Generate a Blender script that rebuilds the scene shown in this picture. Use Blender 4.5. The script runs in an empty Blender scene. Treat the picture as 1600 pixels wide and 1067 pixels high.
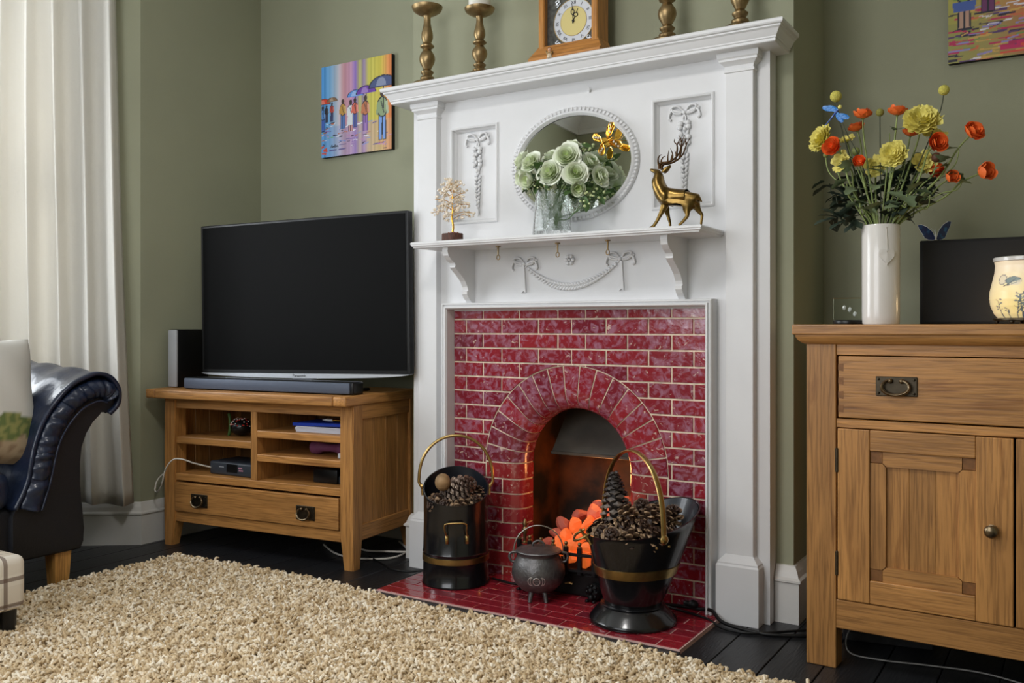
import bpy, bmesh, math, random
from mathutils import Vector, Matrix
R=math.radians; pi=math.pi; rnd=random.Random(7)
S=bpy.context.scene; COL=S.collection

# ---------------------------------------------------------------- camera, world, lights, exposure
cam=bpy.data.cameras.new('camera'); camo=bpy.data.objects.new('camera',cam); COL.objects.link(camo)
camo.location=(1.43,-2.71,.87); camo.rotation_euler=(R(90),0,R(32.1))
cam.sensor_width=36; cam.lens=36*1420/1600; cam.shift_y=-.0141; cam.clip_start=.02
S.camera=camo
w=bpy.data.worlds.new('daylight'); S.world=w; w.use_nodes=True
w.node_tree.nodes['Background'].inputs[0].default_value=(.80,.90,1,1)
w.node_tree.nodes['Background'].inputs[1].default_value=1.6
S.view_settings.view_transform='Standard'; S.view_settings.look='None'
S.view_settings.exposure=-0.42; S.view_settings.gamma=1; S.view_settings.use_curve_mapping=False
def area(name,loc,rot,sx,sy,power,col):
    l=bpy.data.lights.new(name,'AREA'); l.shape='RECTANGLE'; l.size=sx; l.size_y=sy; l.energy=power; l.color=col
    o=bpy.data.objects.new(name,l); COL.objects.link(o); o.location=loc; o.rotation_euler=rot; return o
# daylight outside the bay panes (main pane, far splay pane) and fill light outside an added window behind the camera
area('bay_daylight',(-2.62,-1.55,1.55),(0,R(-90),0),1.5,1.3,74,(.93,.97,1))
area('splay_daylight',(-2.62,-.30,1.5),(R(90),0,R(-90-38)),.62,1.5,24,(.97,.98,1))
area('rear_fill',(-.15,-3.72,1.5),(R(90),0,0),1.8,1.5,60,(.96,.97,1))
def ceil_fill_light():  # fill light added under the ceiling, with no fitting of its own
    l=bpy.data.lights.new('ceiling_fill','AREA'); l.shape='DISK'; l.size=.42; l.energy=22; l.color=(1,.98,.96)
    o=bpy.data.objects.new('ceiling_fill',l); COL.objects.link(o); o.location=(.2,-1.7,2.36); return o
ceil_fill_light()

# ---------------------------------------------------------------- colour / material helpers
def lin(c):
    return tuple(((v/255)/12.92 if v/255<=.04045 else (((v/255)+.055)/1.055)**2.4) for v in c)
def newmat(name):
    m=bpy.data.materials.new(name); m.use_nodes=True
    return m,m.node_tree,m.node_tree.nodes['Principled BSDF']
def setp(p,**k):
    for a,v in k.items():
        p.inputs[a.replace('_',' ')].default_value=v
def mat(name,col,rough=.5,metal=0,noise=0,nscale=20,bump=0,bscale=60,coat=0,rand=0,trans=0,emit=None,estr=0,ior=1.45,sheen=0,stretch=(1,1,1),alt=None,arange=(.45,.6)):
    """plain procedural material: base colour, optional second colour by noise, per-object variation, fine bump"""
    m,nt,p=newmat(name); N=nt.nodes; L=nt.links
    c=(*lin(col),1); setp(p,Base_Color=c,Roughness=rough,Metallic=metal,IOR=ior)
    p.inputs['Coat Weight'].default_value=coat; p.inputs['Coat Roughness'].default_value=.08
    p.inputs['Transmission Weight'].default_value=trans
    if sheen: p.inputs['Sheen Weight'].default_value=sheen
    tc=N.new('ShaderNodeTexCoord'); mp=N.new('ShaderNodeMapping'); mp.inputs['Scale'].default_value=stretch
    L.new(tc.outputs['Object'],mp.inputs['Vector']); cur=None
    if noise or alt:
        n=N.new('ShaderNodeTexNoise'); n.inputs['Scale'].default_value=nscale; n.inputs['Detail'].default_value=6
        L.new(mp.outputs[0],n.inputs['Vector'])
        r=N.new('ShaderNodeValToRGB'); L.new(n.outputs[0],r.inputs[0])
        if alt:
            r.color_ramp.elements[0].position=arange[0]; r.color_ramp.elements[1].position=arange[1]
            r.color_ramp.elements[0].color=c; r.color_ramp.elements[1].color=(*lin(alt),1)
        else:
            r.color_ramp.elements[0].position=.3; r.color_ramp.elements[1].position=.7
            r.color_ramp.elements[0].color=tuple(x*(1-noise) for x in c[:3])+(1,)
            r.color_ramp.elements[1].color=tuple(min(1,x*(1+noise)) for x in c[:3])+(1,)
        cur=r.outputs[0]
    if rand:
        oi=N.new('ShaderNodeObjectInfo'); hs=N.new('ShaderNodeHueSaturation'); mr=N.new('ShaderNodeMapRange')
        mr.inputs['To Min'].default_value=1-rand; mr.inputs['To Max'].default_value=1+rand
        L.new(oi.outputs['Random'],mr.inputs[0]); L.new(mr.outputs[0],hs.inputs['Value'])
        if cur: L.new(cur,hs.inputs['Color'])
        else: hs.inputs['Color'].default_value=c
        cur=hs.outputs[0]
    if cur: L.new(cur,p.inputs['Base Color'])
    if bump:
        b=N.new('ShaderNodeBump'); b.inputs['Strength'].default_value=bump; b.inputs['Distance'].default_value=.003
        n2=N.new('ShaderNodeTexNoise'); n2.inputs['Scale'].default_value=bscale; n2.inputs['Detail'].default_value=4
        L.new(mp.outputs[0],n2.inputs['Vector']); L.new(n2.outputs[0],b.inputs['Height']); L.new(b.outputs[0],p.inputs['Normal'])
    if emit: p.inputs['Emission Color'].default_value=(*lin(emit),1); p.inputs['Emission Strength'].default_value=estr
    return m
def oak(name,axis,base=(188,134,74),dark=(108,70,34)):
    """oak with grain running along one axis (0,1,2)"""
    m,nt,p=newmat(name); N=nt.nodes; L=nt.links
    tc=N.new('ShaderNodeTexCoord'); oi=N.new('ShaderNodeObjectInfo'); ad=N.new('ShaderNodeVectorMath'); ad.operation='ADD'
    sc=N.new('ShaderNodeVectorMath'); sc.operation='SCALE'; sc.inputs['Scale'].default_value=17
    cb=N.new('ShaderNodeCombineXYZ')
    for i in range(3): L.new(oi.outputs['Random'],cb.inputs[i])
    L.new(cb.outputs[0],sc.inputs[0]); L.new(tc.outputs['Object'],ad.inputs[0]); L.new(sc.outputs[0],ad.inputs[1])
    def mapped(along,across):
        mp=N.new('ShaderNodeMapping'); s=[across]*3; s[axis]=along; mp.inputs['Scale'].default_value=s
        L.new(ad.outputs[0],mp.inputs['Vector']); return mp
    def noise(mp,scale,det,dist=0):
        n=N.new('ShaderNodeTexNoise'); n.inputs['Scale'].default_value=scale; n.inputs['Detail'].default_value=det; n.inputs['Distortion'].default_value=dist
        L.new(mp.outputs[0],n.inputs['Vector']); return n
    a=noise(mapped(.9,7),2.2,5,1.2)      # broad figure
    b=noise(mapped(3,70),3,6,.3)         # fine pores
    d=noise(mapped(1.1,13),1.3,5,2.0)   # dark streaks
    r=N.new('ShaderNodeValToRGB'); e=r.color_ramp.elements; e[0].position=.25; e[1].position=.75
    e[0].color=(*[x*.62+y*.38 for x,y in zip(lin(base),lin(dark))],1); e[1].color=(*[min(1,x*1.16) for x in lin(base)],1)
    L.new(a.outputs[0],r.inputs[0])
    r2=N.new('ShaderNodeValToRGB'); e=r2.color_ramp.elements; e[0].position=.36; e[1].position=.55
    e[0].color=(.42,.38,.33,1); e[1].color=(1,1,1,1); L.new(b.outputs[0],r2.inputs[0])
    r3=N.new('ShaderNodeValToRGB'); e=r3.color_ramp.elements; e[0].position=.60; e[1].position=.74
    e[0].color=(1,1,1,1); e[1].color=(.56,.44,.31,1); L.new(d.outputs[0],r3.inputs[0])
    mx=N.new('ShaderNodeMix'); mx.data_type='RGBA'; mx.blend_type='MULTIPLY'; mx.inputs[0].default_value=.62
    L.new(r.outputs[0],mx.inputs[6]); L.new(r2.outputs[0],mx.inputs[7])
    mx2=N.new('ShaderNodeMix'); mx2.data_type='RGBA'; mx2.blend_type='MULTIPLY'; mx2.inputs[0].default_value=.85
    L.new(mx.outputs[2],mx2.inputs[6]); L.new(r3.outputs[0],mx2.inputs[7])
    hs=N.new('ShaderNodeHueSaturation'); mr=N.new('ShaderNodeMapRange'); mr.inputs['To Min'].default_value=.86; mr.inputs['To Max'].default_value=1.14
    L.new(oi.outputs['Random'],mr.inputs[0]); L.new(mr.outputs[0],hs.inputs['Value']); L.new(mx2.outputs[2],hs.inputs['Color'])
    L.new(hs.outputs[0],p.inputs['Base Color']); setp(p,Roughness=.42)
    bu=N.new('ShaderNodeBump'); bu.inputs['Strength'].default_value=.35; bu.inputs['Distance'].default_value=.002
    L.new(b.outputs[0],bu.inputs['Height']); L.new(bu.outputs[0],p.inputs['Normal'])
    return m
def vcolmat(name,rough=.5,bump=0):
    m,nt,p=newmat(name); a=nt.nodes.new('ShaderNodeVertexColor'); a.layer_name='paint'
    nt.links.new(a.outputs[0],p.inputs['Base Color']); setp(p,Roughness=rough); return m

M={}
M['wall']=mat('sage_wall_paint',(155,156,132),.85,noise=.035,nscale=3,bump=.12,bscale=350)
M['white']=mat('white_gloss_paint',(222,222,223),.38,noise=.02,nscale=9,bump=.08,bscale=70)
M['skirt']=mat('skirting_paint',(214,212,208),.4,noise=.03,nscale=12,bump=.1,bscale=50)
M['ceil']=mat('ceiling_paint',(232,231,226),.9)
M['oakx']=oak('oak_grain_x',0); M['oaky']=oak('oak_grain_y',1); M['oakz']=oak('oak_grain_z',2)
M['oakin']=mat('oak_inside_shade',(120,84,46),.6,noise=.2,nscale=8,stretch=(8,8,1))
M['clockoak']=oak('clock_oak',2,(176,120,54),(122,72,28))
M['iron']=mat('black_iron',(24,24,26),.42,metal=.4,bump=.25,bscale=160)
M['bronze']=mat('dark_bronze',(74,66,54),.38,metal=.9,noise=.2,nscale=60)
M['brass']=mat('brass',(184,156,100),.3,metal=1,noise=.15,nscale=40)
M['oldbrass']=mat('aged_brass',(150,128,92),.42,metal=1,noise=.3,nscale=35,bump=.2,bscale=60)
M['gold']=mat('gold',(224,170,70),.2,metal=1,noise=.15,nscale=80)
M['stagbrass']=mat('stag_brass',(122,98,54),.3,metal=1,noise=.35,nscale=45)
M['horn']=mat('antler_bronze',(70,48,26),.35,metal=.9)
M['blackenamel']=mat('black_enamel',(16,16,19),.24,bump=.12,bscale=45,coat=.4)
M['blackin']=mat('black_inside',(20,24,32),.38,coat=.3)
M['blackplastic']=mat('black_plastic',(14,14,15),.35)
M['screen']=mat('tv_screen',(3,3,3),.6); M['screen'].node_tree.nodes['Principled BSDF'].inputs['Specular IOR Level'].default_value=.12
M['silver']=mat('silver_trim',(212,216,222),.32,metal=.5)
M['cast']=mat('cast_iron_grey',(108,106,106),.42,metal=.75,noise=.2,nscale=60,bump=.5,bscale=140)
M['leather']=mat('navy_leather',(24,34,56),.34,noise=.25,nscale=30,bump=.6,bscale=42,coat=.25)
M['leatherside']=mat('black_leather',(20,21,26),.5,bump=.45,bscale=120)
M['legwood']=oak('pine_leg',2,(190,140,74),(140,92,40))
M['mortar']=mat('grout',(232,212,188),.85,noise=.25,nscale=40,bump=.5,bscale=150)
M['hgrout']=mat('hearth_grout',(216,176,168),.8,noise=.2,nscale=30)
M['soot']=mat('sooty_iron',(34,29,25),.62,alt=(118,70,36),nscale=7,arange=(.42,.72),bump=.4,bscale=40)
M['hood']=mat('hood_iron',(70,66,58),.55,noise=.3,nscale=12,bump=.3,bscale=30)
M['floor']=mat('black_floorboards',(30,31,34),.38,alt=(64,66,70),nscale=14,arange=(.62,.8),bump=.5,bscale=50,stretch=(3,.35,1),rand=.15)
M['gap']=mat('floor_gap',(6,6,7),.9)
M['glass']=mat('clear_glass',(250,255,252),.01,trans=1,ior=1.33)
M['mirror']=mat('mirror_silvering',(232,236,230),.01,metal=1)
M['ceramic']=mat('white_ceramic',(226,222,216),.2,coat=.3)
M['cable']=mat('black_cable',(10,10,11),.5)
M['wcable']=mat('white_cable',(205,200,190),.5)
M['wax']=mat('white_wax',(236,232,222),.5)
M['stem']=mat('green_stem',(132,146,84),.5,rand=.2)
M['dstem']=mat('dark_stem',(56,62,44),.6)
M['leaf']=mat('pale_leaf',(116,132,98),.55,rand=.25,noise=.15,nscale=60)
M['dleaf']=mat('dark_leaf',(48,60,48),.6,rand=.3,noise=.2,nscale=60)
M['rleaf']=mat('rose_leaf',(74,104,52),.5,rand=.2)
M['coal_red']=None

def brickmat(name,a,b,haze,hz=(.56,.72),rough=.16):
    m,nt,p=newmat(name); N=nt.nodes; L=nt.links
    tc=N.new('ShaderNodeTexCoord'); oi=N.new('ShaderNodeObjectInfo'); sc=N.new('ShaderNodeMath'); sc.operation='MULTIPLY'; sc.inputs[1].default_value=300
    L.new(oi.outputs['Random'],sc.inputs[0])
    def noise(s,d,dist=0):
        n=N.new('ShaderNodeTexNoise'); n.noise_dimensions='4D'; n.inputs['Scale'].default_value=s; n.inputs['Detail'].default_value=d; n.inputs['Distortion'].default_value=dist
        L.new(tc.outputs['Object'],n.inputs['Vector']); L.new(sc.outputs[0],n.inputs['W']); return n
    mx=N.new('ShaderNodeMix'); mx.data_type='RGBA'; mx.inputs[6].default_value=(*lin(a),1); mx.inputs[7].default_value=(*lin(b),1)
    L.new(oi.outputs['Random'],mx.inputs[0])
    n1=noise(24,8,2.2); r=N.new('ShaderNodeValToRGB'); e=r.color_ramp.elements; e[0].position=hz[0]; e[1].position=hz[1]
    e[0].color=(0,0,0,1); e[1].color=(.62,.62,.62,1); L.new(n1.outputs[0],r.inputs[0])
    mx2=N.new('ShaderNodeMix'); mx2.data_type='RGBA'; L.new(r.outputs[0],mx2.inputs[0]); L.new(mx.outputs[2],mx2.inputs[6]); mx2.inputs[7].default_value=(*lin(haze),1)
    n2=noise(55,8,1.2); r2=N.new('ShaderNodeValToRGB'); e=r2.color_ramp.elements; e[0].position=.63 if haze[0]>160 else .70; e[1].position=.69 if haze[0]>160 else .76
    e[0].color=(0,0,0,1); e[1].color=(.8,.8,.8,1); L.new(n2.outputs[0],r2.inputs[0])
    mx3=N.new('ShaderNodeMix'); mx3.data_type='RGBA'; L.new(r2.outputs[0],mx3.inputs[0]); L.new(mx2.outputs[2],mx3.inputs[6]); mx3.inputs[7].default_value=(*lin((216,190,176)),1)
    L.new(mx3.outputs[2],p.inputs['Base Color']); setp(p,Roughness=rough); p.inputs['Coat Weight'].default_value=.3
    bu=N.new('ShaderNodeBump'); bu.inputs['Strength'].default_value=.45; bu.inputs['Distance'].default_value=.004
    n3=noise(22,3,1.0); L.new(n3.outputs[0],bu.inputs['Height']); L.new(bu.outputs[0],p.inputs['Normal'])
    return m
M['brick']=brickmat('red_glazed_brick',(148,34,44),(112,28,44),(172,128,150),(.46,.66))  # mauve haze: part glaze wear, part reflections mixed into the colour
M['bull']=brickmat('bullnose_brick',(160,52,46),(134,34,46),(176,118,112),(.54,.7))
M['htile']=brickmat('hearth_tile',(150,34,44),(116,30,44),(150,84,104),(.66,.82),.1)

# ---------------------------------------------------------------- mesh helpers
class B:
    def __init__(s): s.bm=bmesh.new()
    def quad(s,vs): return s.bm.faces.new([s.bm.verts.new(v) for v in vs])
    def box(s,x0,x1,y0,y1,z0,z1,bev=0,mx=None,seg=1):
        bm=s.bm; v=[bm.verts.new((x,y,z)) for x in (x0,x1) for y in (y0,y1) for z in (z0,z1)]
        F=[bm.faces.new([v[i] for i in f]) for f in ((0,1,3,2),(4,6,7,5),(0,4,5,1),(2,3,7,6),(0,2,6,4),(1,5,7,3))]
        if bev:
            ed=list({e for f in F for e in f.edges}); r=bmesh.ops.bevel(bm,geom=ed,offset=bev,segments=seg,affect='EDGES',profile=.5)
            v=list({q for f in r['faces'] for q in f.verts}|{q for q in v if q.is_valid})
        if mx is not None: bmesh.ops.transform(bm,matrix=mx,verts=[q for q in v if q.is_valid])
        return s
    def prism(s,pts,fn0,fn1,fl=False):
        """pts 2D polygon; fn0/fn1 map a 2D point to 3D on either cap"""
        a=[s.bm.verts.new(fn0(p)) for p in pts]; b=[s.bm.verts.new(fn1(p)) for p in pts]; n=len(pts)
        s.bm.faces.new(a); s.bm.faces.new(b[::-1])
        for i in range(n): s.bm.faces.new([a[i],b[i],b[(i+1)%n],a[(i+1)%n]])
        return s
    def lathe(s,prof,seg=24,mx=None,a0=0,a1=2*pi,ang=None,squash=1):
        full=abs(a1-a0-2*pi)<1e-6; n=seg if full else seg+1; rings=[]; mx=mx or Matrix()
        for r,z in prof:
            if r<1e-6: rings.append([s.bm.verts.new(mx@Vector((0,0,z)))]*n)
            else: rings.append([s.bm.verts.new(mx@Vector((r*math.cos(a0+(a1-a0)*i/seg),squash*r*math.sin(a0+(a1-a0)*i/seg),z))) for i in range(n)])
        for k in range(len(rings)-1):
            A,C=rings[k],rings[k+1]
            for i in range(seg):
                j=(i+1)%n; vs=[]
                for q in (A[i],A[j],C[j],C[i]):
                    if q not in vs: vs.append(q)
                if len(vs)>2:
                    try: s.bm.faces.new(vs)
                    except ValueError: pass
        return s
    def tube(s,path,r,seg=8,closed=False,cap=True,flat=1,up=None):
        P=[Vector(p) for p in path]; n=len(P); rr=r if isinstance(r,(list,tuple)) else [r]*n
        rings=[]; prev=None
        for i in range(n):
            if closed: t=(P[(i+1)%n]-P[i-1])
            else: t=P[min(i+1,n-1)]-P[max(i-1,0)]
            if t.length<1e-9: t=Vector((0,0,1))
            t.normalize()
            if prev is None:
                u=Vector(up) if up else (Vector((0,0,1)) if abs(t.z)<.9 else Vector((1,0,0)))
            else: u=prev
            u=(u-t*u.dot(t)); 
            if u.length<1e-6: u=Vector((1,0,0))-t*t.x
            u.normalize(); v=t.cross(u); prev=u
            rings.append([s.bm.verts.new(P[i]+(u*math.cos(2*pi*k/seg)+v*math.sin(2*pi*k/seg)*flat)*rr[i]) for k in range(seg)])
        m=n if closed else n-1
        for i in range(m):
            A,C=rings[i],rings[(i+1)%n]
            for k in range(seg): s.bm.faces.new([A[k],A[(k+1)%seg],C[(k+1)%seg],C[k]])
        if cap and not closed: s.bm.faces.new(rings[0][::-1]); s.bm.faces.new(rings[-1])
        return s
    def ball(s,c,r,sub=2,sc=(1,1,1),mx=None):
        m=Matrix.Translation(c)@(mx or Matrix())@Matrix.Diagonal((*sc,1)); bmesh.ops.create_icosphere(s.bm,subdivisions=sub,radius=r,matrix=m); return s
    def uv(s,c,r,u=12,v=8,sc=(1,1,1),mx=None):
        m=Matrix.Translation(c)@(mx or Matrix())@Matrix.Diagonal((*sc,1)); bmesh.ops.create_uvsphere(s.bm,u_segments=u,v_segments=v,radius=r,matrix=m); return s
    def grid(s,fn,nu,nv,wrapu=False):
        V=[[s.bm.verts.new(fn(i/nu,j/nv)) for i in range(nu+(0 if wrapu else 1))] for j in range(nv+1)]
        for j in range(nv):
            for i in range(nu):
                k=(i+1)%len(V[j]); s.bm.faces.new([V[j][i],V[j][k],V[j+1][k],V[j+1][i]])
        return V
    def crown(s,W,D,prof,y0=0,cap=True):
        """moulding round three sides of a block: prof=[(outset,z)...]"""
        rings=[[s.bm.verts.new(v) for v in ((-W-d,y0,z),(-W-d,-D-d,z),(W+d,-D-d,z),(W+d,y0,z))] for d,z in prof]
        for A,C in zip(rings,rings[1:]):
            for i in range(3): s.bm.faces.new([A[i],A[i+1],C[i+1],C[i]])
            s.bm.faces.new([A[3],A[0],C[0],C[3]])
        if cap: s.bm.faces.new(rings[0][::-1]); s.bm.faces.new(rings[-1])
        return s
    def obj(s,name,m,parent=None,smooth=None,loc=None,rot=None,solid=0,sub=0):
        bmesh.ops.recalc_face_normals(s.bm,faces=s.bm.faces[:])
        me=bpy.data.meshes.new(name); s.bm.to_mesh(me); s.bm.free()
        for q in (m if isinstance(m,(list,tuple)) else [m]): me.materials.append(q)
        if smooth is not None:
            me.polygons.foreach_set('use_smooth',[True]*len(me.polygons)); me.set_sharp_from_angle(angle=R(smooth))
        o=bpy.data.objects.new(name,me); COL.objects.link(o)
        if parent: o.parent=parent
        if loc: o.location=loc
        if rot: o.rotation_euler=rot
        if solid: k=o.modifiers.new('thickness','SOLIDIFY'); k.thickness=solid; k.offset=0
        if sub: k=o.modifiers.new('smooth','SUBSURF'); k.levels=sub; k.render_levels=sub
        return o
def tag(o,label=None,cat=None,group=None,kind=None):
    for k,v in (('label',label),('category',cat),('group',group),('kind',kind)):
        if v: o[k]=v
    return o
def E(name,loc=(0,0,0),rz=0,label=None,cat=None,group=None,kind=None,rot=None):
    o=bpy.data.objects.new(name,None); COL.objects.link(o); o.location=loc; o.rotation_euler=rot or (0,0,rz); o.empty_display_size=.05
    return tag(o,label,cat,group,kind)
def copytree(o,parent=None,sub=True):
    c=o.copy(); COL.objects.link(c); c.parent=parent
    for ch in o.children: copytree(ch,c)
    return c
def part(name,me,parent,loc=(0,0,0),rot=(0,0,0)):
    o=bpy.data.objects.new(name,me); COL.objects.link(o); o.parent=parent; o.location=loc; o.rotation_euler=rot; return o
def bez(pts,n=8):
    """Catmull-Rom through the points"""
    P=[Vector(p) for p in pts]; out=[]
    for i in range(len(P)-1):
        a=P[max(i-1,0)]; b=P[i]; c=P[i+1]; d=P[min(i+2,len(P)-1)]
        for k in range(n):
            t=k/n; out.append(.5*((2*b)+(c-a)*t+(2*a-5*b+4*c-d)*t*t+(3*b-a-3*c+d)*t**3))
    out.append(P[-1]); return out
def text_mesh(body,size,ext,name,m,parent,mx):
    cu=bpy.data.curves.new(name,'FONT'); cu.body=body; cu.size=size; cu.extrude=ext; cu.align_x='CENTER'; cu.align_y='CENTER'; cu.resolution_u=2
    t=bpy.data.objects.new('t',cu); COL.objects.link(t); dg=bpy.context.evaluated_depsgraph_get()
    me=bpy.data.meshes.new_from_object(t.evaluated_get(dg)); bpy.data.objects.remove(t); me.transform(mx)
    me.materials.clear(); me.materials.append(m); o=bpy.data.objects.new(name,me); COL.objects.link(o); o.parent=parent; return o
def text_into(b,body,size,ext,mx):
    cu=bpy.data.curves.new('txt','FONT'); cu.body=body; cu.size=size; cu.extrude=ext; cu.align_x='CENTER'; cu.align_y='CENTER'; cu.resolution_u=2
    t=bpy.data.objects.new('t',cu); COL.objects.link(t); dg=bpy.context.evaluated_depsgraph_get()
    me=bpy.data.meshes.new_from_object(t.evaluated_get(dg)); bpy.data.objects.remove(t); me.transform(mx); b.bm.from_mesh(me)

# ================================================================ SETTING
FX0,FX1,FY0,FY1=-2.45,2.30,-3.6,.40
CB=.71; YL=.222; YR=.368; XL=-1.775; ZC=2.62; BY0,BY1=-.41,-2.6; XR=2.20; YB=-3.4
fb=tag(B().box(FX0,FX1,FY0,FY1,-.06,-.012).obj('floor',M['gap']),kind='structure')
x=.609-.13*24; me=None
while x<FX1:
    x1=min(x+.13,FX1)
    if me is None or abs(x1-x-.13)>1e-4: me=B().box(.0015,x1-x-.0015,0,FY1-FY0,-.012,0,bev=.0015); o=me.obj('floor_board',M['floor'],fb,loc=(x,FY0,0)); me=o.data
    else: part('floor_board',me,fb,(x,FY0,0))
    x+=.13
def wall(name,*boxes):
    b=B()
    for q in boxes: b.box(*q)
    return tag(b.obj(name,M['wall']),kind='structure')
wall('wall_left',(XL-.1,XL,BY0+.0,YL,0,ZC),(XL-.1,XL,YB,BY1,0,ZC))
wall('wall_back_left',(XL-.1,-CB,YL,YL+.1,0,ZC))
wall('wall_back_right',(CB,XR+.1,YR,YR+.1,0,ZC))
wall('wall_right',(XR,XR+.1,YB,YR,0,ZC))
wall('wall_chimney_breast',(-CB,-.27,0,YR,0,ZC),(.27,CB,0,YR,0,ZC),(-.27,.27,0,YR,.66,ZC),(-.27,.27,.32,YR,0,.66))
wall('wall_rear',(XL-.1,-1.1,YB-.1,YB,0,ZC),(.8,XR+.1,YB-.1,YB,0,ZC),(-1.1,.8,YB-.1,YB,0,.8),(-1.1,.8,YB-.1,YB,2.25,ZC))
# bay: splay piers, sills
def seg_wall(b,p,q,z0,z1,t=.08):
    d=Vector((q[0]-p[0],q[1]-p[1],0)).normalized(); n=Vector((-d.y,d.x,0))
    if n.x>0 and False: n=-n
    b.prism([p,q,(q[0]+n.x*t,q[1]+n.y*t),(p[0]+n.x*t,p[1]+n.y*t)],lambda a:(a[0],a[1],z0),lambda a:(a[0],a[1],z1))
A0=(XL,BY0);A1=(-1.98,-.562);A2=(-2.33,-.82);A3=(-2.40,-.87);A4=(-2.40,-2.14);A5=(-1.98,-2.448);A6=(XL,BY1)
b=B()
for p,q in ((A1,A0),(A3,A2),(A6,A5)): seg_wall(b,p,q,0,ZC)
for p,q in ((A2,A1),(A4,A3),(A5,A4)): seg_wall(b,p,q,0,.62); seg_wall(b,p,q,2.25,ZC)
tag(b.obj('wall_bay',M['wall']),kind='structure')
def window(name,p,q,z0,z1,n):
    w_=E(name,kind='structure'); L=math.hypot(q[0]-p[0],q[1]-p[1]); w_.location=(p[0],p[1],0); w_.rotation_euler=(0,0,math.atan2(q[1]-p[1],q[0]-p[0]))
    b=B(); 
    for x0,x1,a,c in ((0,.05,z0,z1),(L-.05,L,z0,z1),(0,L,z0,z0+.06),(0,L,z1-.05,z1),(0,L,(z0+z1)/2-.02,(z0+z1)/2+.02)): b.box(x0,x1,.01,.06,a,c)
    for i in range(1,n): b.box(L*i/n-.02,L*i/n+.02,.01,.06,z0,z1)
    b.obj('window_frame',M['white'],w_)
    b=B().box(.0,L,.032,.036,z0,z1); b.obj('window_pane',M['pane'],w_)
    return w_
pm,nt,p_=newmat('window_pane_glass'); nt.nodes.remove(p_); tr=nt.nodes.new('ShaderNodeBsdfTransparent'); gl=nt.nodes.new('ShaderNodeBsdfGlossy'); gl.inputs['Roughness'].default_value=.02
mxs=nt.nodes.new('ShaderNodeMixShader'); mxs.inputs[0].default_value=.06; nt.links.new(tr.outputs[0],mxs.inputs[1]); nt.links.new(gl.outputs[0],mxs.inputs[2]); nt.links.new(mxs.outputs[0],nt.nodes['Material Output'].inputs[0]); M['pane']=pm
window('window_1',A2,A1,.62,2.25,1); window('window_2',A4,A3,.62,2.25,2); window('window_3',A5,A4,.62,2.25,1)
window('fill_window',(-1.1,YB),(.8,YB),.8,2.25,3).location.y=YB-.06  # unseen window added in the rear wall for the fill light
tag(B().box(FX0-.1,FX1+.1,FY0,FY1+.1,ZC,ZC+.08).obj('ceiling',M['ceil']),kind='structure')
# skirting boards: extruded profile along a run (p->q), room on the left hand side of the run
SK=[(0,0),(.020,0),(.020,.118),(.026,.122),(.026,.128),(.019,.134),(.014,.150),(.010,.158),(.006,.166),(.0,.168)]
def run(b,pts,prof,zoff=0,flip=1):
    n=len(pts); P=[Vector((p[0],p[1])) for p in pts]; rings=[]
    for i in range(n):
        ds=[]
        if i>0: ds.append((P[i]-P[i-1]).normalized())
        if i<n-1: ds.append((P[i+1]-P[i]).normalized())
        ns=[Vector((d.y,-d.x))*flip for d in ds]; nn=sum(ns,Vector((0,0))).normalized(); k=1/max(.3,nn.dot(ns[0]))
        rings.append([b.bm.verts.new((P[i].x+nn.x*o*k,P[i].y+nn.y*o*k,z+zoff)) for o,z in prof])
    for A,C in zip(rings,rings[1:]):
        m=len(prof)
        for j in range(m): b.bm.faces.new([A[j],C[j],C[(j+1)%m],A[(j+1)%m]])
    b.bm.faces.new(rings[0]); b.bm.faces.new(rings[-1][::-1])
def skirting(name,pts): b=B(); run(b,pts,SK); tag(b.obj(name,M['skirt']),kind='structure')
skirting('baseboard_left',[A2,A1,A0,(XL,YL),(-CB,YL),(-CB,0),(-.66,0)])
skirting('baseboard_right',[(.66,0),(CB,0),(CB,YR),(XR,YR),(XR,YB),(XL,YB)])
CN=[(0,0),(0,-.14),(.02,-.14),(.03,-.11),(.06,-.07),(.09,-.04),(.11,-.03),(.11,-.012),(.15,-.012),(.15,0)]
b=B(); run(b,[(XL,BY1),(XL,YB),(XR,YB),(XR,YR),(CB,YR),(CB,0),(-CB,0),(-CB,YL),(XL,YL),(XL,BY0)],CN,ZC,-1)
tag(b.obj('trim_1',M['white']),kind='structure')

# ================================================================ FIREPLACE SURROUND
fs=E('fireplace_surround',(0,0,0),label='tall white painted wooden fireplace surround with mantel shelf, pilasters and plaster ornaments',cat='fireplace')
W=M['white']; FB=-.062
b=B()
for q in ((-.658,-.486,0,1.677),(.486,.658,0,1.677),(-.292,.292,.955,1.677),(-.486,-.292,1.577,1.677),(.292,.486,1.577,1.677),(-.486,-.292,.955,1.24),(.292,.486,.955,1.24)):
    b.box(q[0],q[1],FB,-.001,q[2],q[3])
b.box(-.49,.49,-.042,-.001,1.23,1.6); b.box(-.6,.6,FB+.001,-.001,.925,.956)
b.obj('backing_panel',W,fs)
def rect_frame(b,x0,x1,z0,z1,prof,bottom=True):
    """picture-frame moulding in the XZ plane, prof=[(inset from outer edge, y)], mitred corners"""
    rings=[[b.bm.verts.new(v) for v in ((x0+d,y,z0+(d if bottom else 0)),(x0+d,y,z1-d),(x1-d,y,z1-d),(x1-d,y,z0+(d if bottom else 0)))] for d,y in prof]
    for A,C in zip(rings,rings[1:]):
        for i in range(4 if bottom else 3): b.bm.faces.new([A[i],A[(i+1)%4],C[(i+1)%4],C[i]])
    if not bottom:
        for i in (0,3): b.bm.faces.new([r[i] for r in rings])
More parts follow.
